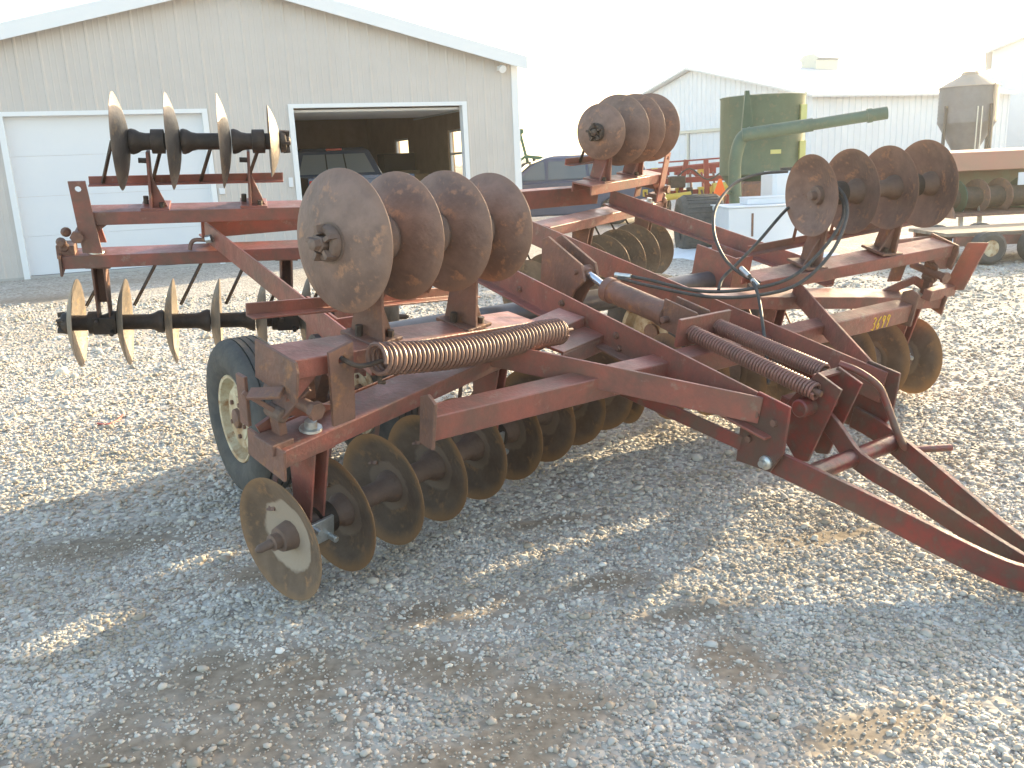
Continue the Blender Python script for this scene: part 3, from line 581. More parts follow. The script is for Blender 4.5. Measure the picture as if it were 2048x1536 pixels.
# ------------------------------------------------------------------ yard buildings
def pix(u, v, y):
    d = fw * 1770 + ax * (u - 1024) + dn * (v - 768); d = d * (y / d.y); return Vector((0, 0, CAM_H)) + d
SIDING = mat('beige_metal_siding', (.55, .51, .48), (.58, .54, .51), 1.5, .45, .0)
TRIM = mat('white_metal_trim', (.78, .80, .82), rough=.4)
DOORW = mat('white_door_panel', (.72, .74, .78), (.75, .765, .79), 1.2, .45)
ROOFW = mat('white_metal_roof', (.72, .73, .74), (.66, .67, .68), 2, .35)
WHITE = mat('white_painted_steel', (.74, .76, .79), (.70, .72, .75), 1.5, .45)
INNER = mat('brown_board_lining', (.46, .34, .24), (.38, .28, .19), 3, .7)
CONC = mat('concrete', (.48, .46, .43), (.40, .38, .36), 4, .9)
GLASS = bpy.data.materials.new('window_glass'); GLASS.use_nodes = True; t = GLASS.node_tree; t.nodes.remove(t.nodes['Principled BSDF'])
tr = t.nodes.new('ShaderNodeBsdfTransparent'); gl = t.nodes.new('ShaderNodeBsdfGlossy'); gl.inputs['Roughness'].default_value = .03; mxs = t.nodes.new('ShaderNodeMixShader'); mxs.inputs[0].default_value = .08
t.links.new(tr.outputs[0], mxs.inputs[1]); t.links.new(gl.outputs[0], mxs.inputs[2]); t.links.new(mxs.outputs[0], t.nodes['Material Output'].inputs[0])
DGLASS = mat('tinted_car_glass', (.10, .13, .15), rough=.06, spec=.8)

GA = Vector((-7.60630481, 13.85828403, 0)); Gd = Vector((.92068994, .39029481, 0)); Gn = Vector((-.39029481, .92068994, 0))
GM = Matrix(((Gd.x, Gn.x, 0, GA.x), (Gd.y, Gn.y, 0, GA.y), (0, 0, 1, 0), (0, 0, 0, 1)))
G = thing('garage', 'beige metal garage with a white overhead door and one open bay', 'garage', M=GM)
S0, S1, EAVE, APX, DEEP = -1.20, 8.62, 3.25, 3.71, 10.5
roofz = lambda s: EAVE + (s - S0 if s < APX else S1 - s) * .249
D1, D2, DH = (.10, 3.08), (4.42, 7.58), 2.51
def panel(s0, s1, zb):
    mb = MB(); pr = [s0]; x = s0
    ribs = max(1, round((s1 - s0) / .305)); st = (s1 - s0) / ribs; out = [(s0, 0)]
    for i in range(ribs):
        a_ = s0 + i * st; out += [(a_ + .02, 0), (a_ + .035, -.011), (a_ + .058, -.011), (a_ + .073, 0)]
        for q in (1, 2):
            if st > .25: m_ = a_ + .073 + (st - .073) * q / 3; out += [(m_ - .014, 0), (m_ - .006, -.0045), (m_ + .006, -.0045), (m_ + .014, 0)]
    out.append((s1, 0)); V = []; F = []
    for s_, y_ in out: V += [(s_, y_, zb), (s_, y_, roofz(s_) - .004)]
    for i in range(len(out) - 1): F.append((2 * i, 2 * i + 2, 2 * i + 3, 2 * i + 1))
    n0 = len(V); V += [(s_, .06, z_) for s_, y_, z_ in V[:2] + V[-2:]]; F += [(n0, n0 + 1, n0 + 3, n0 + 2), (0, n0, n0 + 2, n0 - 2), (1, n0 - 1, n0 + 3, n0 + 1)]
    mb.add(V, F); mb.build('siding_panel', SIDING, G)
cuts = []
for a_, b_, zb in ((S0, D1[0], 0), (D1[0], D1[1], 2.47), (D1[1], D2[0], 0), (D2[0], D2[1], DH), (D2[1], S1, 0)):
    k = max(1, round((b_ - a_) / .92)); w_ = (b_ - a_) / k
    for i in range(k): panel(a_ + i * w_, a_ + (i + 1) * w_, zb)
# other walls, lining, floor, roof
mb = MB(); mb.box((S0, .06, 0), (S0 + .12, DEEP, EAVE - .02)); mb.build('side_wall', SIDING, G)
mb = MB(); mb.prism([(S0, 0), (S1, 0), (S1, EAVE - .03), (APX, roofz(APX) - .03), (S0, EAVE - .03)], (0, DEEP, 0), (0, DEEP + .12, 0), (1, 0, 0), (0, 0, 1)); mb.build('back_wall', INNER, G)
W1, W2 = (2.55, 3.55, 1.18, 2.2), (6.55, 7.75, 1.15, 2.16)
mb = MB(); x0, x1 = S1 - .14, S1 - .002
for a_, b_, z0, z1 in ((.06, W1[0], 0, EAVE - .02), (W1[1], W2[0], 0, EAVE - .02), (W2[1], DEEP, 0, EAVE - .02), (W1[0], W1[1], 0, W1[2]), (W1[0], W1[1], W1[3], EAVE - .02), (W2[0], W2[1], 0, W2[2]), (W2[0], W2[1], W2[3], EAVE - .02)): mb.box((x0, a_, z0), (x1, b_, z1))
mb.build('side_wall', INNER, G)
for (a_, b_, z0, z1) in (W1, W2):
    mb = MB(); f_ = .05
    for q in ((a_, a_ + f_, z0, z1), (b_ - f_, b_, z0, z1), (a_ + f_, b_ - f_, z0, z0 + f_), (a_ + f_, b_ - f_, z1 - f_, z1), (a_ + f_, b_ - f_, (z0 + z1) / 2 - .025, (z0 + z1) / 2 + .025)): mb.box((x0 + .03, q[0], q[2]), (x0 + .08, q[1], q[3]))
    o = mb.build('window', TRIM, G); mb = MB(); mb.box((x0 + .05, a_ + f_, z0 + f_), (x0 + .056, b_ - f_, z1 - f_)); mb.build('pane', GLASS, o)
mb = MB(); mb.box((S0 + .12, .06, 2.93), (S1 - .14, DEEP, 2.97)); mb.build('ceiling', INNER, G)
mb = MB(); mb.box((S0 + .12, .07, 2.56), (S0 + .14, DEEP - .01, 2.92)); mb.box((D1[1] + .1, .075, .0), (D2[0] - .01, .10, 2.92)); mb.build('wall_lining', INNER, G)
mb = MB(); mb.box((S0, -.02, -.1), (S1, DEEP, .035)); mb.build('floor_slab', CONC, G)
for sg in (0, 1):
    mb = MB(); e = [(S0 - .16, EAVE - .04), (APX, roofz(APX))] if sg == 0 else [(APX, roofz(APX)), (S1 + .12, EAVE - .03)]
    (a_, za), (b_, zb) = e; mb.prism([(a_, za + .01), (b_, zb + .01), (b_, zb + .07), (a_, za + .07)], (0, -.22, 0), (0, DEEP + .3, 0), (1, 0, 0), (0, 0, 1)); mb.build('roof', ROOFW, G)
    mb = MB(); mb.prism([(a_, za - .14), (b_, zb - .14), (b_, zb + .085), (a_, za + .085)], (0, -.25, 0), (0, -.222, 0), (1, 0, 0), (0, 0, 1)); mb.build('rake_trim', TRIM, G)
mb = MB(); mb.box((S1 - .11, -.025, 0), (S1 + .02, .12, EAVE - .05)); mb.build('corner_trim', TRIM, G)
def doorframe(a_, b_, zt, wd=.085):
    mb = MB(); mb.box((a_ - .02, -.03, 0), (a_ + wd - .02, .14, zt)); mb.build('door_jamb', TRIM, G)
    mb = MB(); mb.box((b_ - wd + .02, -.03, 0), (b_ + .02, .14, zt)); mb.build('door_jamb', TRIM, G)
    mb = MB(); mb.box((a_ - .02, -.032, zt - .02), (b_ + .02, .14, zt + .045)); mb.build('door_header', TRIM, G)
doorframe(D1[0], D1[1], 2.46); doorframe(D2[0], D2[1], DH)
o = link('overhead_door', None, G)
for q in range(4):
    mb = MB(); z0 = .04 + q * .605; mb.box((D1[0] + .06, .10, z0), (D1[1] - .06, .14, z0 + .6025))
    for r_ in range(3): mb.box((D1[0] + .06, .0985, z0 + .12 + r_ * .16), (D1[1] - .06, .10, z0 + .124 + r_ * .16))
    mb.build('door_section', DOORW, o)
mb = MB(); mb.box((D1[0] + .05, .095, .036), (D1[1] - .05, .13, .042)); mb.build('door_seal', RUBBER, o)
mb = MB(); mb.box((D2[0] + .04, .18, 2.43), (D2[1] - .04, 2.6, 2.47)); mb.build('raised_door', DOORW, G)
for s_ in (D2[0] + .02, D2[1] - .05): mb = MB(); mb.box((s_, .2, 2.40), (s_ + .03, 3.0, 2.43)); mb.build('door_track', GALV, G)
mb = MB(); mb.box((8.24, -.06, 3.08), (8.34, 0, 3.16)); mb.lathe([(0, .05), (.08, .07), (.1, .07)], (8.29, -.06, 3.13), (0, -1, -.4), 12); mb.build('floodlight', TRIM, G)
mb = MB(); mb.box((4.29, -.035, 1.20), (4.36, 0, 1.36)); mb.build('keypad', DOORW, G, bevel=.006)
mb = MB(); mb.box((3.14, -.035, 1.14), (3.23, 0, 1.24)); mb.build('outlet_box', DOORW, G, bevel=.006)

# things inside the garage
WOOD = mat('plain_wood', (.32, .20, .11), (.24, .15, .08), 6, .6); DARK = mat('dark_grey_metal', (.04, .04, .042), rough=.5); TAN = mat('brown_cardboard', (.36, .24, .14), rough=.8)
def gthing(name, label, cat, s_, y_): return thing(name, label, cat, M=GM @ Matrix.Translation((s_, y_, .035)))
o = gthing('workbench', 'wooden workbench against the garage wall, under its windows', 'workbench', 8.1, 4.9)
mb = MB(); mb.box((-.35, -1.2, .84), (.35, 1.2, .9)); mb.build('bench_top', WOOD, o)
for x_ in (-.3, .25):
    for y_ in (-1.15, 1.1): mb = MB(); mb.box((x_, y_, 0), (x_ + .06, y_ + .06, .84)); mb.build('leg', WOOD, o)
o = gthing('tool_cabinet', 'tall dark tool cabinet standing beyond the pickup between the garage windows', 'cabinet', 8.05, 6.25)
mb = MB(); mb.box((-.4, -.3, .05), (.4, .3, 1.75)); mb.build('cabinet_body', DARK, o, bevel=.01)
for q in range(5): mb = MB(); mb.box((-.405, -.27, .12 + q * .32), (-.4005, .27, .40 + q * .32)); mb.build('drawer', DARK, o)
o = gthing('cardboard_box', 'brown cardboard box on the workbench in the garage', 'box', 8.0, 4.5)
mb = MB(); mb.box((-.2, -.25, .905), (.22, .25, 1.25)); mb.build('carton', TAN, o, bevel=.004); mb = MB(); mb.box((-.2, -.03, 1.2505), (.22, .03, 1.252)); mb.build('tape', WOOD, o)
o = gthing('stacked_crate', 'dark wooden crate on the workbench beside the cardboard box', 'crate', 8.0, 5.3)
for q in range(3): mb = MB(); mb.box((-.25, -.3, .905 + q * .15), (-.235, .3, 1.035 + q * .15)); mb.box((.235, -.3, .905 + q * .15), (.25, .3, 1.035 + q * .15)); mb.box((-.235, -.3, .905 + q * .15), (.235, -.285, 1.035 + q * .15)); mb.box((-.235, .285, .905 + q * .15), (.235, .3, 1.035 + q * .15)); mb.build('slat_ring', INNER, o)
mb = MB(); mb.box((-.235, -.285, .905), (.235, .285, .915)); mb.build('crate_floor', INNER, o)

# pickup truck in the open bay
BLUE = mat('dark_blue_car_paint', (.055, .085, .15), rough=.22, spec=.7); BLACKP = mat('black_plastic', (.02, .02, .02), rough=.5); REDL = mat('red_lamp_lens', (.55, .02, .015), rough=.15); CHRM = mat('chrome_trim', (.7, .7, .7), rough=.2, metal=1)
T = thing('pickup_truck', 'dark blue pickup truck parked nose in inside the open garage bay', 'pickup truck', M=GM @ Matrix.Translation((5.74, .62, .035)))
mb = MB(); mb.box((-.80, 0, .62), (.80, .07, 1.27)); mb.box((-.80, -.012, 1.235), (.80, .085, 1.30)); mb.box((-.62, -.008, .72), (.62, 0, .95)); mb.build('tailgate', BLUE, T, bevel=.012)
mb = MB(); mb.box((-.13, -.02, 1.06), (.13, -.0085, 1.15)); mb.build('tailgate_handle', BLACKP, T, bevel=.005)
for sg in (-1, 1):
    mb = MB(); mb.prism([(0, .55), (.1, .52), (.6, .55), (.68, .80), (.85, .95), (1.1, .98), (1.35, .95), (1.5, .80), (1.56, .52), (1.95, .52), (1.95, 1.31), (0, 1.29)], (.81 * sg, .01, 0), (1.0 * sg, .01, 0), (0, 1, 0), (0, 0, 1)); mb.build('bed_side', BLUE, T, bevel=.012)
    mb = MB(); mb.box((.84 * sg if sg > 0 else -.98, -.012, .88), (.98 if sg > 0 else -.84, .03, 1.24)); mb.build('tail_light', REDL, T, bevel=.01)
    for y_ in (1.1, 4.5):
        o = link('wheel', None, T, M=Matrix.Translation((.84 * sg, y_, .38)) @ Matrix.Rotation(math.pi / 2 * sg, 4, 'Y')); mb = MB(); mb.lathe([(-.11, .24), (-.12, .34), (-.09, .375), (.09, .375), (.12, .34), (.11, .24)], (0, 0, 0), (0, 0, 1), 28, closed=True); mb.build('tyre', RUBBER, o, smooth=True); mb = MB(); mb.lathe([(-.08, .235), (.06, .235), (.08, .2), (.05, .05)], (0, 0, 0), (0, 0, 1), 20); mb.build('rim', CHRM, o)
    mb = MB(); mb.box((sg * 1.02 if sg > 0 else -1.30, 3.05, 1.06), (1.30 if sg > 0 else -1.02, 3.13, 1.27)); mb.build('mirror', CHRM, T, bevel=.03)
mb = MB(); mb.box((-.8, .08, .60), (.8, 1.95, .66)); mb.box((-.8, 1.90, .66), (.8, 1.95, 1.28)); mb.build('bed_floor', BLACKP, T)
cab = MB(); V = []
for z_, y0, y1, hw in ((.5, 2.0, 3.9, .98), (1.22, 2.0, 3.9, .98), (1.30, 2.02, 3.85, .94), (1.80, 2.22, 3.30, .74), (1.86, 2.34, 3.15, .66)): V += [(-hw, y0, z_), (hw, y0, z_), (hw, y1, z_), (-hw, y1, z_)]
F = [(0, 3, 2, 1), (16, 17, 18, 19)] + [(i * 4 + k, i * 4 + (k + 1) % 4, i * 4 + 4 + (k + 1) % 4, i * 4 + 4 + k) for i in range(4) for k in range(4)]
cab.add(V, F); cab.build('cab', BLUE, T, bevel=.02)
mb = MB(); mb.add([(-.78, 2.035, 1.345), (.78, 2.035, 1.345), (.63, 2.185, 1.73), (-.63, 2.185, 1.73), (-.78, 2.055, 1.345), (.78, 2.055, 1.345), (.63, 2.205, 1.73), (-.63, 2.205, 1.73)], [(0, 1, 2, 3), (7, 6, 5, 4), (0, 4, 5, 1), (1, 5, 6, 2), (2, 6, 7, 3), (3, 7, 4, 0)]); o = mb.build('rear_window', mat('pickup_glass', (.26, .29, .31), rough=.12, spec=.8), T)
mb = MB()
for x_ in (-.2, .2): mb.bar((x_, 2.03, 1.345), (x_ * .92, 2.18, 1.73), .025, .012)
mb.build('window_divider', BLACKP, o)
mb = MB(); mb.box((-.16, 2.17, 1.80), (.16, 2.22, 1.845)); mb.build('brake_light', REDL, T, bevel=.008)
mb = MB(); mb.box((-.95, 3.9, .5), (.95, 5.4, 1.18)); mb.build('bonnet', BLUE, T, bevel=.06); mb = MB(); mb.box((-.95, -.14, .42), (.95, .0, .58)); mb.build('bumper', CHRM, T, bevel=.02)

# passenger car beyond the garage corner, nose to the left
CARP = mat('blue_grey_car_paint', (.075, .095, .16), rough=.3, spec=.5)
K = thing('estate_car', 'blue grey estate car standing beyond the right corner of the garage', 'car', M=Matrix.Translation((.0, 20.0, 0)) @ Matrix.Rotation(R(2), 4, 'Z'))
mb = MB(); mb.prism([(-1.35, .28), (-1.30, .70), (-1.05, .86), (.18, .98), (3.25, 1.02), (3.42, .85), (3.42, .32), (2.9, .28), (2.8, .5), (2.5, .66), (2.2, .5), (2.1, .25), (-.1, .25), (-.2, .5), (-.5, .66), (-.8, .5), (-.9, .28)], (0, 0, 0), (0, 1.75, 0), (1, 0, 0), (0, 0, 1)); mb.build('body', CARP, K, bevel=.03)
mb = MB(); V = []
for z_, xa, xb, ya, yb in ((.97, .12, 3.3, .02, 1.73), (1.36, .62, 3.1, .14, 1.61), (1.50, .95, 2.95, .2, 1.55), (1.545, 1.15, 2.8, .3, 1.45)): V += [(xa, ya, z_), (xb, ya, z_), (xb, yb, z_), (xa, yb, z_)]
mb.add(V, [(0, 3, 2, 1), (12, 13, 14, 15)] + [(i * 4 + k, i * 4 + (k + 1) % 4, i * 4 + 4 + (k + 1) % 4, i * 4 + 4 + k) for i in range(3) for k in range(4)]); mb.build('cabin', CARP, K, bevel=.02)
mb = MB(); mb.add([(.16, .06, 1.01), (.16, 1.69, 1.01), (.62, 1.59, 1.37), (.92, 1.52, 1.475), (.92, .23, 1.475), (.62, .16, 1.37)], [(0, 1, 2, 5), (5, 2, 3, 4)]); mb.v = [(x_ - .018, y_, z_ + .008) for x_, y_, z_ in mb.v]; mb.build('windscreen', WHITE and DGLASS, K)
for (x0, x1, x2, x3) in ((.34, .93, .93, .78), (1.0, 1.85, 1.83, 1.02), (1.92, 2.9, 2.82, 1.9)):
    mb = MB(); mb.add([(x0, .022, 1.04), (x1, .022, 1.04), (x2, .155, 1.43), (x3, .155, 1.43), (x0, .03, 1.04), (x1, .03, 1.04), (x2, .163, 1.43), (x3, .163, 1.43)], [(0, 1, 2, 3), (7, 6, 5, 4), (0, 4, 5, 1), (1, 5, 6, 2), (2, 6, 7, 3), (3, 7, 4, 0)]); mb.v = [(x_, y_ - .012, z_) for x_, y_, z_ in mb.v]; mb.build('side_window', DGLASS, K)
mb = MB(); mb.box((.28, -.16, 1.02), (.40, -.01, 1.14)); mb.build('mirror', CARP, K, bevel=.02)
for x_ in (.86, 1.75): mb = MB(); mb.box((x_ + .05, -.015, .86), (x_ + .22, .0, .89)); mb.build('door_handle', CARP, K)
for x_ in (-.5, 2.5):
    for y_ in (.1, 1.65):
        o = link('wheel', None, K, M=Matrix.Translation((x_, y_, .31)) @ Matrix.Rotation(math.pi / 2, 4, 'X')); mb = MB(); mb.lathe([(-.09, .2), (-.1, .27), (-.07, .31), (.07, .31), (.1, .27), (.09, .2)], (0, 0, 0), (0, 0, 1), 24, closed=True); mb.build('tyre', RUBBER, o, smooth=True); mb = MB(); mb.lathe([(-.07, .2), (.07, .2)], (0, 0, 0), (0, 0, 1), 18); mb.build('rim', CHRM, o)

# green tractor further back
GREEN = mat('green_tractor_paint', (.035, .13, .06), rough=.45); 
K = thing('green_tractor', 'small green tractor with an upright roll bar far behind the car', 'tractor', M=Matrix.Translation((.5, 33.0, 0)))
mb = MB(); mb.box((-1.6, -.35, .75), (-.1, .35, 1.35)); mb.box((-1.62, -.3, .8), (-1.6, .3, 1.3)); mb.build('bonnet', GREEN, K, bevel=.05)
for x_, y_, r_ in ((.55, -.75, .72), (.55, .75, .72), (-1.2, -.6, .42), (-1.2, .6, .42)):
    o = link('wheel', None, K, M=Matrix.Translation((x_, y_, r_)) @ Matrix.Rotation(math.pi / 2, 4, 'X')); mb = MB(); mb.lathe([(-.15, r_ * .55), (-.17, r_ * .85), (-.12, r_), (.12, r_), (.17, r_ * .85), (.15, r_ * .55)], (0, 0, 0), (0, 0, 1), 28, closed=True); mb.build('tyre', RUBBER, o, smooth=True); mb = MB(); mb.lathe([(-.1, r_ * .54), (.1, r_ * .54)], (0, 0, 0), (0, 0, 1), 18); mb.build('rim', YEL, o)
for y_ in (-.85, .85): mb = MB(); mb.prism([(-.1, .9), (.0, 1.45), (.35, 1.68), (.9, 1.6), (1.1, 1.2), (1.05, 1.2), (.85, 1.5), (.35, 1.6), (.05, 1.4), (-.05, .9)], (0, y_ - .2, 0), (0, y_ + .2, 0), (1, 0, 0), (0, 0, 1)); mb.build('fender', GREEN, K)
for y_ in (-.5, .5): mb = MB(); mb.bar((.42, y_, 1.4), (.18, y_, 2.45), .09, .07, (1, 0, 0)); mb.build('roll_bar_post', GREEN, K, bevel=.01)
mb = MB(); mb.box((.08, -.55, 2.42), (.30, .55, 2.58)); mb.build('roll_bar_top', GREEN, K, bevel=.03); mb = MB(); mb.box((.2, -.25, 1.1), (.6, .25, 1.2)); mb.box((.6, -.25, 1.1), (.7, .25, 1.65)); mb.build('seat', BLACKP, K, bevel=.03); mb = MB(); mb.lathe([(0, .04), (.6, .035)], (-.9, 0, 1.35), (0, 0, 1), 10); mb.build('exhaust', DARK, K)

# white machine shed
NC = Vector((10.83, 32.0, 0)); fd = Vector((math.cos(R(115)), math.sin(R(115)), 0)); ld = Vector((math.cos(R(25)), math.sin(R(25)), 0)); HW = 6.83; EV = 3.24; PK = 4.80; LEN = 10.2
SM = Matrix(((fd.x, ld.x, 0, NC.x), (fd.y, ld.y, 0, NC.y), (0, 0, 1, 0), (0, 0, 0, 1)))
K = thing('machine_shed', 'long white ribbed metal machine shed with a gable end and roof vent', 'shed', M=SM)
rz = lambda q: EV + (q if q < HW else 2 * HW - q) * (PK - EV) / HW
def ribwall(name, fn, L0, L1, zb, ztf, parent, m, st=.3, depth=.03):
    mb = MB(); x_ = L0; V = []; F = []; prof = []
    while x_ < L1 - 1e-6: prof += [(x_, 0), (x_ + st * .62, 0), (x_ + st * .68, depth), (x_ + st * .86, depth), (x_ + st * .92, 0)]; x_ += st
    prof = [p for p in prof if p[0] <= L1] + [(L1, 0)]
    for a_, b_ in prof: V += [fn(a_, b_, zb), fn(a_, b_, ztf(a_))]
    for i in range(len(prof) - 1): F.append((2 * i, 2 * i + 2, 2 * i + 3, 2 * i + 1))
    n0 = len(V); V += [fn(L0, -.1, zb), fn(L0, -.1, ztf(L0)), fn(L1, -.1, zb), fn(L1, -.1, ztf(L1))]; F.append((n0, n0 + 1, n0 + 3, n0 + 2))
    mb.add(V, F); return mb.build(name, m, parent)
ribwall('gable_wall', lambda a_, b_, z_: (a_, -b_, z_), 0, HW, 2.2, rz, K, WHITE); ribwall('gable_wall', lambda a_, b_, z_: (a_, -b_, z_), HW, 2 * HW, 2.2, rz, K, WHITE)
ribwall('gable_wall', lambda a_, b_, z_: (a_, -b_, z_), 0, 3.6, 0, lambda q: 2.2, K, WHITE); ribwall('gable_wall', lambda a_, b_, z_: (a_, -b_, z_), 10.2, 2 * HW, 0, lambda q: 2.2, K, WHITE)
for a_, b_ in ((3.6, 6.86), (6.94, 10.2)): ribwall('sliding_door', lambda q, r_, z_: (q, -.09 - r_, z_), a_, b_, .05, lambda q: 2.3, K, WHITE, .36)
mb = MB(); mb.box((3.0, -.2, 2.30), (10.8, -.03, 2.42)); mb.build('door_rail', GALV, K); mb = MB(); mb.box((6.84, -.16, .05), (6.96, -.08, 2.3)); mb.build('door_post', GALV, K)
ribwall('side_wall', lambda a_, b_, z_: (-b_, a_, z_), 0, LEN, 0, lambda q: EV, K, WHITE)
mb = MB(); mb.box((2 * HW - .1, 0, 0), (2 * HW, LEN, EV)); mb.build('far_side_wall', WHITE, K)
for q in (0, 1):
    mb = MB(); e = [(-.35, EV - .08), (HW, PK)] if q == 0 else [(HW, PK), (2 * HW + .35, EV - .08)]; (a_, za), (b_, zb) = e
    mb.prism([(a_, za + .02), (b_, zb + .02), (b_, zb + .10), (a_, za + .10)], (0, -.35, 0), (0, LEN, 0), (1, 0, 0), (0, 0, 1)); mb.build('roof', ROOFW, K)
mb = MB(); vc = HW; vy = 6.2
mb.prism([(vc - .45, PK), (vc + .45, PK), (vc + .45, PK + .38), (vc + .62, PK + .46), (vc + .3, PK + .66), (vc - .3, PK + .66), (vc - .62, PK + .46), (vc - .45, PK + .38)], (0, vy, 0), (0, vy + 1.3, 0), (1, 0, 0), (0, 0, 1)); mb.build('roof_vent', GALV, K)

# tall white building at the right edge and a low roof behind it
K = thing('white_barn', 'tall white sided barn cut by the right edge of the picture', 'barn', M=Matrix.Translation((23.83, 45, 0)) @ Matrix.Rotation(R(-28), 4, 'Z'))
for i in range(24):
    mb = MB(); z0 = i * .235; mb.prism([(0, z0), (-.02, z0), (-.004, z0 + .235), (0, z0 + .235)], (0, 0, 0), (9, 0, 0), (0, 1, 0), (0, 0, 1)); mb.build('siding_board', WHITE, K)
mb = MB(); mb.prism([(0, 5.64), (9, 5.64), (4.5, 7.25)], (0, 0, 0), (0, -.02, 0), (1, 0, 0), (0, 0, 1)); mb.build('gable', WHITE, K); mb = MB(); mb.box((.0, .02, 0), (9, 12, 5.6)); mb.build('wall', WHITE, K)
for e in ([(-.3, 5.54), (4.5, 7.26)], [(4.5, 7.26), (9.3, 5.54)]): (a_, za), (b_, zb) = e; mb = MB(); mb.prism([(a_, za), (b_, zb), (b_, zb + .1), (a_, za + .1)], (0, -.3, 0), (0, 12, 0), (1, 0, 0), (0, 0, 1)); mb.build('roof', ROOFW, K)
K = thing('far_grain_bin', 'pale round grain bin standing behind the feed bin', 'grain bin', (32.3, 60, 0))
mb = MB(); mb.lathe([(0, 2.6), (5.4, 2.6)], (0, 0, 0), (0, 0, 1), 40); mb.build('bin_wall', WHITE, K, smooth=True); mb = MB(); mb.lathe([(5.4, 2.68), (6.15, .8), (6.3, .8), (6.32, .2)], (0, 0, 0), (0, 0, 1), 40); mb.build('bin_roof', ROOFW, K)

# hopper feed bin on legs
FB = mat('grey_galvanised_bin', (.15, .165, .19), (.125, .135, .155), 3, .45, .3); FBR = mat('rusty_bin_roof', (.42, .33, .25), (.36, .31, .26), 3, .6)
K = thing('feed_bin', 'small grey hopper bottom feed bin on legs with a tan cone roof', 'feed bin', (13.2, 26, 0))
mb = MB(); pr = []
for i in range(9): pr += [(1.98 + i * .108, .755), (2.03 + i * .108, .765)]
mb.lathe(pr + [(2.96, .76)], (0, 0, 0), (0, 0, 1), 40); mb.build('bin_shell', FB, K, smooth=True)
mb = MB(); mb.lathe([(.75, .16), (.95, .18), (1.98, .75)], (0, 0, 0), (0, 0, 1), 40); mb.build('hopper', FB, K, smooth=True)
mb = MB(); mb.lathe([(2.95, .81), (3.27, .24), (3.29, .24), (3.36, .2), (3.37, .05)], (0, 0, 0), (0, 0, 1), 24); mb.build('bin_roof', FBR, K)
for q in range(4): th = q * math.pi / 2 + .35; mb = MB(); mb.box((-.03, -.03, 0), (.03, .03, 2.45), lambda x_, y_, z_: (math.cos(th) * .80 + x_, math.sin(th) * .80 + y_, z_)); mb.build('leg', DARK, K)
for q in (-.12, .0): mb = MB(); mb.tube([(q, -.80, .9), (q, -.80, 2.4)], .016, 6); mb.build('ladder_rail', GALV, K)
mb = MB(); mb.tube([(.35, -.72, .7), (.35, -.72, 3.0)], .025, 8); mb.build('fill_pipe', FBR, K); mb = MB(); mb.tube([(.0, -.1, .8), (-1.2, -.5, .95)], .06, 10); mb.build('unload_auger', FB, K)

# green feed grinder mixer
MGRN = mat('faded_green_paint', (.095, .15, .105), (.07, .115, .08), 2.5, .5, c3=(.13, .15, .10), s3=8, t3=.55); DGRN = mat('dark_green_paint', (.03, .075, .045), (.045, .09, .055), 4, .5); DEC = mat('yellow_decal', (.55, .55, .22), rough=.5)
K = thing('grinder_mixer', 'green feed grinder mixer with a long unloading auger pointing right', 'grinder mixer', (4.66, 16.4, 0))
mb = MB(); mb.lathe([(1.05, .70), (1.07, .73), (2.36, .73), (2.385, .745), (2.40, .70), (2.43, .1)], (0, 0, 0), (0, 0, 1), 40); mb.build('mixing_tank', MGRN, K, smooth=True)
mb = MB(); mb.lathe([(.42, .28), (.45, .30), (1.05, .70)], (0, 0, 0), (0, 0, 1), 40); mb.build('tank_cone', DGRN, K, smooth=True)
mb = MB(); mb.prism([(0, 0), (.22, 0), (.12, .72), (.06, .72)], (-.62, -.98, 1.72), (-.62, -.90, 1.72), (1, 0, 0), (0, 0, 1)); mb.build('auger_bracket', DGRN, K)
mb = MB(); mb.tube(ring_path([(-.76, -1.30, .40), (-.80, -1.30, 1.0), (-.80, -1.32, 1.35), (-.72, -1.36, 1.66), (-.55, -1.4, 1.76)], 5), .105, 16); mb.build('auger_elbow', MGRN, K, smooth=True)
mb = MB(); mb.tube([(-.72, -1.42, 1.72), (.35, -1.65, 1.83)], .105, 16); mb.tube([(.35, -1.65, 1.83), (1.22, -1.84, 1.93)], .09, 16); mb.tube([(1.15, -1.825, 1.922), (1.22, -1.84, 1.93)], .11, 16); mb.tube([(1.20, -1.835, 1.928), (1.44, -1.888, 1.955)], .098, 16); mb.build('unloading_auger', MGRN, K, smooth=True)
for z_ in (1.18, 1.78): mb = MB(); mb.box((.50, -.60, z_), (.60, -.52, z_ + .42)); mb.build('decal_strip', DEC, K)
mb = MB(); mb.box((-.05, -.745, 1.40), (.13, -.735, 1.47)); mb.build('warning_decal', DEC, K)
mb = MB(); mb.box((-.9, -.6, .36), (1.1, -.48, .46)); mb.box((-.9, .48, .36), (1.1, .6, .46)); mb.box((-.9, -.48, .36), (-.8, .48, .46)); mb.build('chassis', DGRN, K)
mb = MB(); mb.box((-.55, -.9, .46), (.25, -.3, .95)); mb.build('hammer_mill', RED2, K, bevel=.04)
mb = MB(); mb.box((.745, -.05, .9), (.77, .0, 2.44)); mb.build('ladder', GALV, K)
for y_ in (-.85, .85):
    o = link('wheel', None, K, M=Matrix.Translation((.35, y_, .36)) @ Matrix.Rotation(math.pi / 2, 4, 'X')); mb = MB(); mb.lathe([(-.1, .2), (-.12, .3), (-.09, .36), (.09, .36), (.12, .3), (.1, .2)], (0, 0, 0), (0, 0, 1), 28, closed=True); mb.build('tyre', RUBBER, o, smooth=True); mb = MB(); mb.lathe([(-.08, .2), (.08, .2)], (0, 0, 0), (0, 0, 1), 18); mb.build('rim', RIM, o)
ORG = mat('fluorescent_orange', (.95, .16, .02), rough=.45); 
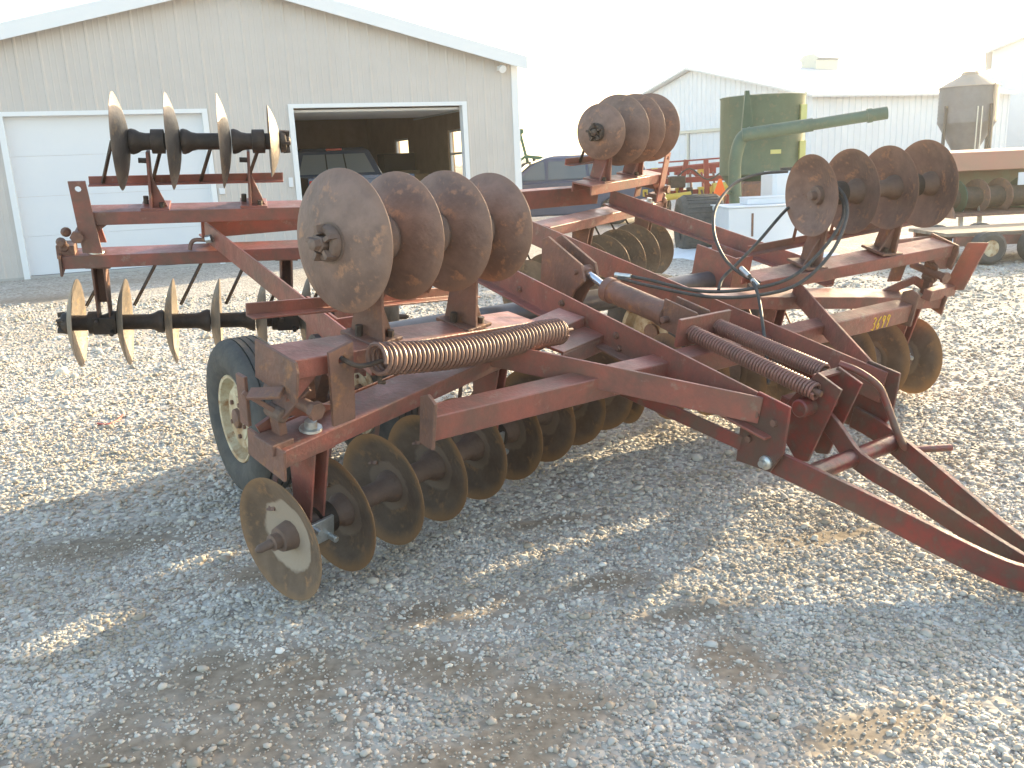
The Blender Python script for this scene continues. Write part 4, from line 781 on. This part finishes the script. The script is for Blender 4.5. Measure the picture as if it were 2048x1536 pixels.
mb = MB(); mb.prism([(-.115, 0), (.115, 0), (.02, .27), (-.02, .27)], (-1.16, -1.78, .78), (-1.16, -1.77, .78), (1, 0, 0), (0, 0, 1)); o = mb.build('slow_vehicle_sign', ORG, K, label='orange slow vehicle triangle')
mb = MB(); mb.bar((-1.16, -1.76, .80), (-.85, -1.32, .80), .03, .03); mb.bar((-1.16, -1.755, .78), (-1.16, -1.755, 1.02), .03, .02, (0, 1, 0)); mb.build('sign_bracket', DGRN, K)

# white steel box and plastic tote beside the mixer
o = thing('white_tank_box', 'low white steel box standing on the gravel in front of the mixer', 'box', (3.62, 12.7, 0), R(4))
mb = MB(); mb.box((-.52, -.2, .02), (.55, .6, .70)); mb.build('box_body', WHITE, o, bevel=.012); mb = MB(); mb.box((-.54, -.22, .702), (.57, .62, .72)); mb.build('lid', WHITE, o, bevel=.004); mb = MB(); mb.box((-.2, -.206, .3), (-.17, -.2005, .62)); mb.build('rust_streak', RED2, o)
o = thing('white_crate', 'small flat white crate lying on top of the low white box', 'crate', (3.72, 12.9, .722), R(4))
mb = MB(); mb.box((-.28, -.12, 0), (.34, .22, .085)); mb.build('crate_body', WHITE, o, bevel=.006); mb = MB(); mb.box((-.29, -.13, .086), (.35, .23, .1)); mb.build('lid', WHITE, o, bevel=.003)
o = thing('white_tote', 'upright white plastic tote behind the low white box', 'tote', (4.15, 13.6, 0))
mb = MB(); mb.box((-.15, -.2, .1), (.5, .5, 1.15)); mb.build('tote_body', WHITE, o, bevel=.05); mb = MB(); mb.lathe([(0, .1), (.05, .1)], (.15, .15, 1.15), (0, 0, 1), 16); mb.build('cap', BLACKP, o); mb = MB(); mb.box((-.2, -.25, 0), (.55, .55, .1)); mb.build('pallet', WOOD, o)
o = thing('old_tyre', 'worn dusty tyre standing upright between the red cultivator and mixer', 'tyre', (2.95, 13.6, .40), 0)
mb = MB(); mb.lathe([(-.27, .24), (-.33, .33), (-.31, .42), (-.25, .455), (.25, .455), (.31, .42), (.33, .33), (.27, .24)], (0, 0, 0), (1, 0, .0), 36, True); mb.build('carcass', RUBBER, o, smooth=True); mb = MB()
for q in range(36): th = q * 2 * math.pi / 36; mb.bar((-.24, math.cos(th) * .452, math.sin(th) * .452), (.24, math.cos(th) * .452, math.sin(th) * .452), .03, .02, (0, math.cos(th), math.sin(th)))
mb.build('tread_bars', RUBBER, o, kind='stuff')

# red cultivator in the back row
REDB = mat('bright_red_implement_paint', (.30, .05, .04), (.22, .045, .035), 4, .45); YELB = mat('faded_yellow_paint', (.55, .42, .08), rough=.5)
K = thing('red_cultivator', 'red folded field cultivator with yellow shank clamps near the white shed', 'cultivator', (4.0, 20.2, 0))
for (A_, B_) in (((-.95, 0, 1.10), (1.3, .1, 1.22)), ((-.95, .9, 1.10), (1.3, 1.0, 1.22)), ((-.7, 0, .62), (1.2, 0, .66))): mb = MB(); mb.bar(A_, B_, .10, .10); mb.build('toolbar', REDB, K, bevel=.006)
mb = MB(); mb.bar((-.55, -.05, 1.30), (1.4, -.05, 1.36), .05, .035); mb.build('wing_tube', REDB, K)
for x_, l_ in ((-.15, .22), (.55, -.05), (1.0, .06)): mb = MB(); mb.bar((x_, -.06, .2), (x_ + l_, -.06, 1.34), .10, .09, (0, 1, 0)); mb.build('upright', REDB, K, bevel=.005)
mb = MB(); mb.bar((.2, 0, 1.1), (.75, .0, .62), .08, .08, (0, 1, 0)); mb.build('brace', REDB, K)
for i in range(9):
    x_ = -.85 + i * .25; mb = MB(); mb.tube(ring_path([(x_, 0, .62), (x_, -.12, .66), (x_, -.22, .5), (x_, -.1, .25), (x_, -.2, .08)], 4), .025, 6); mb.build('shank', RED2 if i % 2 else CAST, K)
    mb = MB(); mb.box((x_ - .06, -.1, .58), (x_ + .06, .06, .74)); mb.build('shank_clamp', YELB if i % 3 != 1 else CAST, K, bevel=.01)
mb = MB(); mb.tube([(-.5, -.4, .55), (.1, -.4, .6)], .07, 10); mb.build('hydraulic_cylinder', YELB, K, smooth=True)
mb = MB(); mb.tube([(.6, -.3, .72), (1.2, -.3, .76)], .10, 10); mb.build('spring_pack', YELB, K, smooth=True)
for i in range(8):
    x_ = -.75 + i * .27; mb = MB(); mb.tube(ring_path([(x_, .9, 1.05), (x_, .78, .98), (x_, .66, .7), (x_, .8, .4), (x_, .7, .1)], 4), .028, 6); mb.build('shank', REDB if i % 2 else RED2, K)
    mb = MB(); mb.box((x_ - .07, .82, 1.0), (x_ + .07, 1.0, 1.18)); mb.build('shank_clamp', YELB if i % 4 == 1 else REDB, K, bevel=.01)
mb = MB(); mb.box((-.35, -.35, .75), (.0, -.12, 1.0)); mb.build('valve_block', CAST, K, bevel=.02)
mb = MB(); mb.bar((-.95, -.1, .88), (1.25, -.1, .93), .12, .12); mb.build('toolbar', REDB, K, bevel=.006)
mb = MB(); mb.tube(ring_path([(-.2, -.2, .95), (.1, -.3, 1.15), (.5, -.25, .9), (.9, -.2, 1.1)], 5), .018, 6); mb.build('hose', HOSE, K)
for x_ in (-.5, 1.1):
    o = link('wheel', None, K, M=Matrix.Translation((x_, .5, .33)) @ Matrix.Rotation(math.pi / 2, 4, 'X')); mb = MB(); mb.lathe([(-.1, .18), (-.11, .28), (-.08, .33), (.08, .33), (.11, .28), (.1, .18)], (0, 0, 0), (0, 0, 1), 24, closed=True); mb.build('tyre', RUBBER, o, smooth=True); mb = MB(); mb.lathe([(-.08, .18), (.08, .18)], (0, 0, 0), (0, 0, 1), 18); mb.build('rim', YELB, o)

# red header on the right, and a low flat trailer in front of it
K = thing('combine_header', 'long faded red and tan combine header parked at the right edge', 'header', (6.95, 14.2, 0), R(3))
mb = MB(); mb.prism([(-.35, 1.02), (.25, 1.02), (.35, 1.30), (.2, 1.335), (-.3, 1.30)], (-.25, 0, 0), (5.0, 0, 0), (0, 1, 0), (0, 0, 1)); mb.build('top_hood', mat('faded_red_hood', (.44, .20, .14), (.38, .21, .14), 3, .5), K, bevel=.01)
mb = MB(); mb.box((-.2, .1, .40), (5.0, .2, 1.02)); mb.build('back_sheet', mat('olive_sheet', (.22, .22, .14), (.26, .17, .11), 2.5, .6), K)
mb = MB(); mb.lathe([(0, .16), (5.2, .16)], (-.2, -.25, .62), (1, 0, 0), 16)
mb.build('cross_auger', CAST, K, smooth=True)
for i in range(14): x_ = .0 + i * .36; mb = MB(); mb.lathe([(0, .28), (.02, .28)], (x_, -.25, .62), (1, .25, 0), 16); mb.build('auger_flight', RED2 if i % 3 else DGRN, K)
mb = MB(); mb.prism([(-.7, .36), (.2, .36), (.2, .44), (-.7, .40)], (-.2, 0, 0), (5.0, 0, 0), (0, 1, 0), (0, 0, 1)); mb.build('header_pan', RED2, K)
for x_ in (-.22, 2.4): mb = MB(); mb.poly([(-.75, .34), (.25, .34), (.3, 1.25), (-.2, 1.2)], .03, lambda p, q, c, x_=x_: (x_ + c, p, q)); mb.build('end_sheet', RED2, K)
for x_ in (.05, .35, 1.4, 2.8): mb = MB(); mb.bar((x_, -.45, .0), (x_ + .06, -.3, .55), .05, .05, (0, 1, 0)); mb.build('stand_leg', GALV, K)
mb = MB(); mb.box((.93, -.40, .78), (1.05, -.385, .97)); mb.build('white_tag', WHITE, K)
K = thing('flat_trailer', 'low flat trailer with a rusty red frame in front of the combine header', 'trailer', (6.10, 11.3, 0), R(3))
for i in range(6): mb = MB(); mb.box((-.75, -.42 + i * .16, .34), (3.6, -.28 + i * .16, .38)); mb.build('plank', mat('grey_planks', (.26, .215, .17), (.20, .165, .135), 5, .8) if i == 0 else bpy.data.materials['grey_planks'], K)
for y_ in (-.45, .52): mb = MB(); mb.box((-.65, y_, .22), (3.6, y_ + .06, .335)); mb.build('frame_beam', RED, K)
mb = MB(); mb.bar((-.65, .05, .28), (-1.2, .05, .25), .08, .08); mb.build('drawbar', RED, K)
for x_ in (-.30, .30):
    for y_ in (-.55, .65):
        o = link('wheel', None, K, M=Matrix.Translation((x_, y_, .2)) @ Matrix.Rotation(math.pi / 2, 4, 'X')); mb = MB(); mb.lathe([(-.08, .10), (-.09, .16), (-.06, .20), (.06, .20), (.09, .16), (.08, .10)], (0, 0, 0), (0, 0, 1), 24, closed=True); mb.build('tyre', RUBBER, o, smooth=True); mb = MB(); mb.lathe([(-.07, .10), (.07, .10)], (0, 0, 0), (0, 0, 1), 18); mb.build('rim', RIM, o)

# snow remnants
SNOW = mat('old_snow', (.80, .82, .86), (.74, .76, .80), 5, .6, bump=.4, bscale=20)
def snow(cx, cy, a_, b_, seed):
    r_ = random.Random(seed); mb = MB(); n_ = 26; V = [(cx, cy, .10)]
    for k, f in ((0, .6), (1, 1)):
        for i in range(n_):
            th = 2 * math.pi * i / n_; q = f * (1 + .22 * math.sin(3 * th + seed) + .12 * r_.uniform(-1, 1)); V.append((cx + a_ * q * math.cos(th), cy + b_ * q * math.sin(th), .08 if k == 0 else -.01))
    F = [(0, 1 + i, 1 + (i + 1) % n_) for i in range(n_)] + [(1 + i, 1 + n_ + i, 1 + n_ + (i + 1) % n_, 1 + (i + 1) % n_) for i in range(n_)]
    mb.add(V, F); mb.build('snow_patch', SNOW, smooth=True, kind='structure')
snow(3.15, 13.2, .95, .75, 1); snow(6.4, 13.6, .8, .5, 2); snow(4.1, 12.0, .5, .35, 3)

# bare tree behind the garage and the far tree line
BARK = mat('grey_brown_bark', (.16, .13, .11), (.11, .09, .08), 8, .9)
K = thing('bare_tree', 'bare winter tree behind the garage, only its top twigs above the roof', 'tree', (-11.6, 27, 0))
tm = MB(); tm.tube([(0, 0, 0), (.05, 0, 2.0), (.0, .1, 3.4)], [.22, .16, .12], 10); tm.build('trunk', BARK, K, smooth=True)
cm = MB()
def branch(p, d, l, r, dep):
    q = p + d * l * .5 + Vector((rng.uniform(-1, 1), rng.uniform(-1, 1), rng.uniform(-.3, .6))) * l * .08; e = p + d * l
    cm.tube([p, q, e], [r, r * .8, r * .55], 5 if dep > 1 else 4, caps=False)
    if dep:
        for _ in range(3 if dep > 1 else 4):
            nd = (d + Vector((rng.uniform(-1, 1), rng.uniform(-1, 1), rng.uniform(-.2, .7))) * .75).normalized(); branch(p + (e - p) * rng.uniform(.45, 1), nd, l * rng.uniform(.6, .8), r * .5, dep - 1)
for q in range(6): th = q * 1.05; branch(Vector((0, .1, 3.2)), Vector((math.cos(th) * .6, math.sin(th) * .6, .8)).normalized(), 1.4, .07, 3)
cm.build('crown', BARK, K)
TL = mat('far_winter_trees', (.17, .17, .17), (.13, .14, .13), .2, .9); mb = MB()
for i in range(900):
    x_ = rng.uniform(-260, 420); y_ = 420 + rng.uniform(-20, 20); h_ = rng.uniform(2.2, 6.5) * (.75 + .35 * math.sin(x_ * .09)); w_ = rng.uniform(.8, 2.2)
    for q in range(5): a0 = rng.uniform(-1, 1); mb.add([(x_ + a0 * w_ - .3, y_ + a0, 0), (x_ + a0 * w_ + .3, y_ + a0, 0), (x_ + a0 * w_ * 1.6 + rng.uniform(-.4, .4), y_ + a0 + .3, h_ * rng.uniform(.6, 1)), (x_ + a0 * w_, y_ + 1 + a0, 0)], [(0, 1, 2), (1, 3, 2), (3, 0, 2)])
mb.build('tree_line', TL, kind='stuff')

# litter on the gravel
mb = MB(); 
def gpix(u, v, z=.012):
    d = fw * 1770 + ax * (u - 1024) + dn * (v - 768); return Vector((0, 0, CAM_H)) + d * ((z - CAM_H) / d.z)
mb.tube(ring_path([gpix(195, 847), gpix(214, 849), gpix(236, 840), gpix(246, 830)], 4), .0065, 6); mb.build('red_strap', mat('faded_red_plastic', (.42, .10, .07), rough=.6), label='short red strap scrap lying on the sunlit gravel left of the wheel', cat='strap')

def dep(P): return (HM @ Vector(P) - Vector((0, 0, CAM_H))).dot(fw)
dd_ = dep((1.46, -.60, .45)); mb = MB(); mb.tube(ring_path([unproj(380, 500, dd_), unproj(382, 488, dd_), unproj(390, 480, dd_), unproj(414, 480, dd_ - .01)], 5), .011, 8); mb.build('lock_hook', RED2, H, smooth=True)
mb = MB(); mb.tube([unproj(412, 479, dd_ - .02), unproj(423, 477, dd_ - .02)], .022, 8); mb.build('bolt_head', GALV, H)
# unseen auger shape added right of the frame to cast the foreground shadow band
K = thing('shadow_caster_auger', 'unseen auger shape on a wheeled stand, added past the right edge to cast shade', 'shadow caster', (3.75, 5.62, 0), R(8))
mb = MB(); mb.tube([(-.12, 0, 1.18), (7.5, .0, 1.24)], .075, 16); mb.build('caster_tube', GALV, K, smooth=True)
mb = MB(); mb.box((-.06, -.2, 1.235), (.55, .22, 1.50)); mb.build('caster_box', GREEN, K, bevel=.03)
for x_ in (2.3, 4.2):
    for y_ in (-.6, .6): mb = MB(); mb.bar((x_, y_, .05), (x_, 0, 1.18), .05, .05, (1, 0, 0)); mb.build('stand_leg', RED2, K)
    mb = MB(); mb.bar((x_, -.4, .55), (x_, .4, .55), .04, .04); mb.build('stand_brace', RED2, K)
for y_ in (-.75, .75):
    o = link('wheel', None, K, M=Matrix.Translation((4.2, y_, .33)) @ Matrix.Rotation(math.pi / 2, 4, 'X')); mb = MB(); mb.lathe([(-.08, .18), (-.09, .28), (-.06, .33), (.06, .33), (.09, .28), (.08, .18)], (0, 0, 0), (0, 0, 1), 24, True); mb.build('tyre', RUBBER, o, smooth=True); mb = MB(); mb.lathe([(-.07, .18), (.07, .18)], (0, 0, 0), (0, 0, 1), 18); mb.build('rim', RIM, o)

# thin scattering volume added over the yard to imitate lens glare
mb = MB(); mb.box((-720, -320, -1), (720, 1220, 9.5)); hz = bpy.data.materials.new('glare_veil'); hz.use_nodes = True; t = hz.node_tree; t.nodes.remove(t.nodes['Principled BSDF'])
pv = t.nodes.new('ShaderNodeVolumePrincipled'); pv.inputs['Color'].default_value = (.95, .95, .95, 1); pv.inputs['Density'].default_value = .001; pv.inputs['Anisotropy'].default_value = .6
t.links.new(pv.outputs[0], t.nodes['Material Output'].inputs['Volume']); mb.build('glare_veil', hz, kind='stuff')
